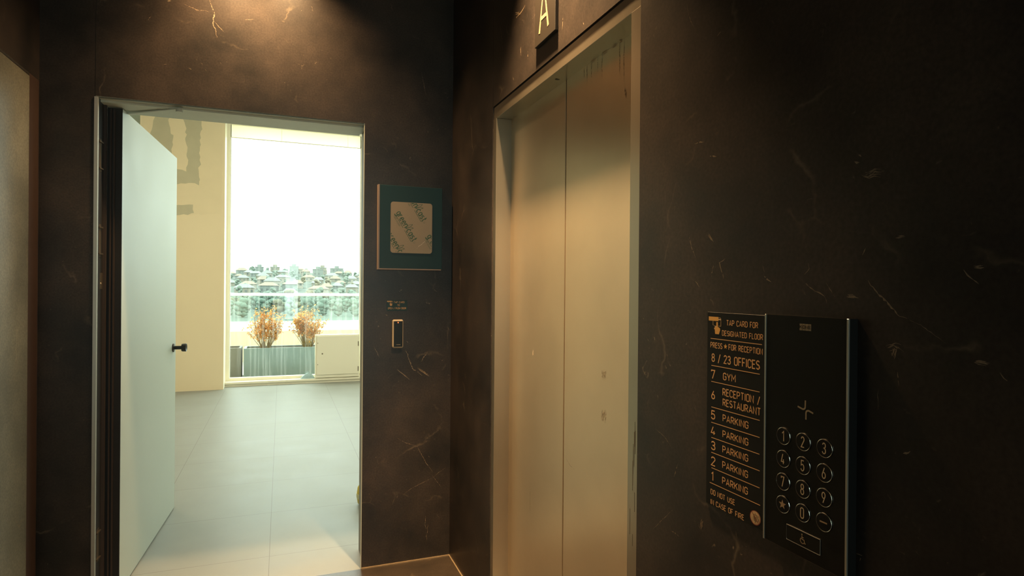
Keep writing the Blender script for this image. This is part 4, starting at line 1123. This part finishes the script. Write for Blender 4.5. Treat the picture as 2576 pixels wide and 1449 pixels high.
# small card sign and reader
ts = empty('tap_card_sign', (0, 0, 0), label='small dark card-tap instruction sign above the card reader', category='sign')
mb = MB(); mb.bbox((-0.346, -0.002, 1.322), (-0.239, 0, 1.377), 'board', 0.0004, 1); mb.build('plate', ts)
for s, x0, w, z in (('TAP CARD', -0.309, 0.055, 1.3625), ('TO', -0.291, 0.012, 1.3475), ('OPEN / PUSH DOOR', -0.339, 0.094, 1.331)):
    t = MB(); write(t, s, 0.0088, w, on_back(-0.0025, x0, z), 'print', 0.17); t.build('lettering', ts)
t = MB(); hand_icon(t, on_back(-0.0025, -0.3445, 1.3545), 0.00075, 'print', 'print', 'board', 0.00052); t.build('hand_symbol', ts)

cr_ = empty('card_reader', (-0.290, 0, 1.203), label='slim ivory-rimmed black card reader with an orange light right of the doorway', category='card reader')
mb = MB(); mb.bbox((-0.0285, -0.024, -0.074), (0.0285, 0, 0.074), 'reader', 0.009, 4); mb.build('shell', cr_)
mb = MB(); mb.bbox((-0.0215, -0.0262, -0.066), (0.0235, -0.02, 0.066), 'reader_face', 0.002, 2); fc = mb.build('face', cr_)
mb = MB(); disc(mb, 0, 0.059, 0.0024, 0.0034, on_back(-0.0266, 0, 0), 'led', 16); mb.build('indicator_light', fc)
mb = MB()
for i in range(6): poly(mb, [(-.009+i*.0037, -.0565), (-.0062+i*.0037, -.0565), (-.0062+i*.0037, -.054), (-.009+i*.0037, -.054)], on_back(-0.0266, 0, 0), 'mark_dim')
mb.build('maker_mark', fc)

# ================================================================== CEILING DOWNLIGHTS
def downlight(x, y, label, power, cone, aim=(0, 0)):
    o = empty('downlight', (x, y, CEIL), label=label, category='ceiling light', group='recessed lobby downlights')
    mb = MB(); mb.lathe([(0.036, -0.001), (0.040, -0.006), (0.055, -0.006), (0.058, 0.0), (0.036, 0.0)], 'alu', 32); mb.build('trim_ring', o)
    mb = MB(); disc(mb, 0, 0, 0.036, 0.036, lambda s, t: (s, -t, -0.0005), 'lamp'); mb.build('lens', o)
    l = bpy.data.lights.new('downlight_beam', 'SPOT'); l.energy = power; l.color = LAMP; l.spot_size = math.radians(cone); l.spot_blend = 1.0; l.shadow_soft_size = 0.03
    lo = bpy.data.objects.new('downlight_beam', l); lo.location = (0, 0, -0.012); lo.rotation_euler = (aim[0], aim[1], 0); lo.parent = o; COL.objects.link(lo)
downlight(-1.09, -0.165, 'recessed warm downlight over the doorway, the one nearer the left wall', POWER_DOOR, 120)
downlight(-0.84, -0.165, 'recessed warm downlight over the doorway, the one nearer the elevator', POWER_DOOR, 120)
downlight(-0.14, -1.32, 'recessed warm downlight in the ceiling over the elevator doors', POWER_LIFT, 80)

# panel lights added unseen in the hall ceiling to brighten its beige wall
for i, x in enumerate((-2.6, -0.4, 1.8)):
    o = empty('added_fill_panel', (x, 3.2, 3.95), label='added unseen square fill light in the hall ceiling, ' + ('nearest the hall left wall', 'the middle one', 'nearest the high side glazing')[i], category='ceiling light', group='added hall fill lights')
    mb = MB(); mb.box((-0.31, -0.31, -0.012), (0.31, -0.29, 0), 'alu'); mb.box((-0.31, 0.29, -0.012), (0.31, 0.31, 0), 'alu'); mb.box((-0.31, -0.29, -0.012), (-0.29, 0.29, 0), 'alu'); mb.box((0.29, -0.29, -0.012), (0.31, 0.29, 0), 'alu'); mb.build('trim_frame', o)
    mb = MB(); mb.box((-0.29, -0.29, -0.006), (0.29, 0.29, 0), 'diffuser'); mb.build('diffuser', o)
    l = bpy.data.lights.new('fill_panel_beam', 'AREA'); l.shape = 'SQUARE'; l.size = 0.56; l.energy = HALL_FILL_W; l.color = (1.0, 0.86, 0.62)
    lo = bpy.data.objects.new('fill_panel_beam', l); lo.location = (0, 0, -0.016); lo.parent = o; COL.objects.link(lo)
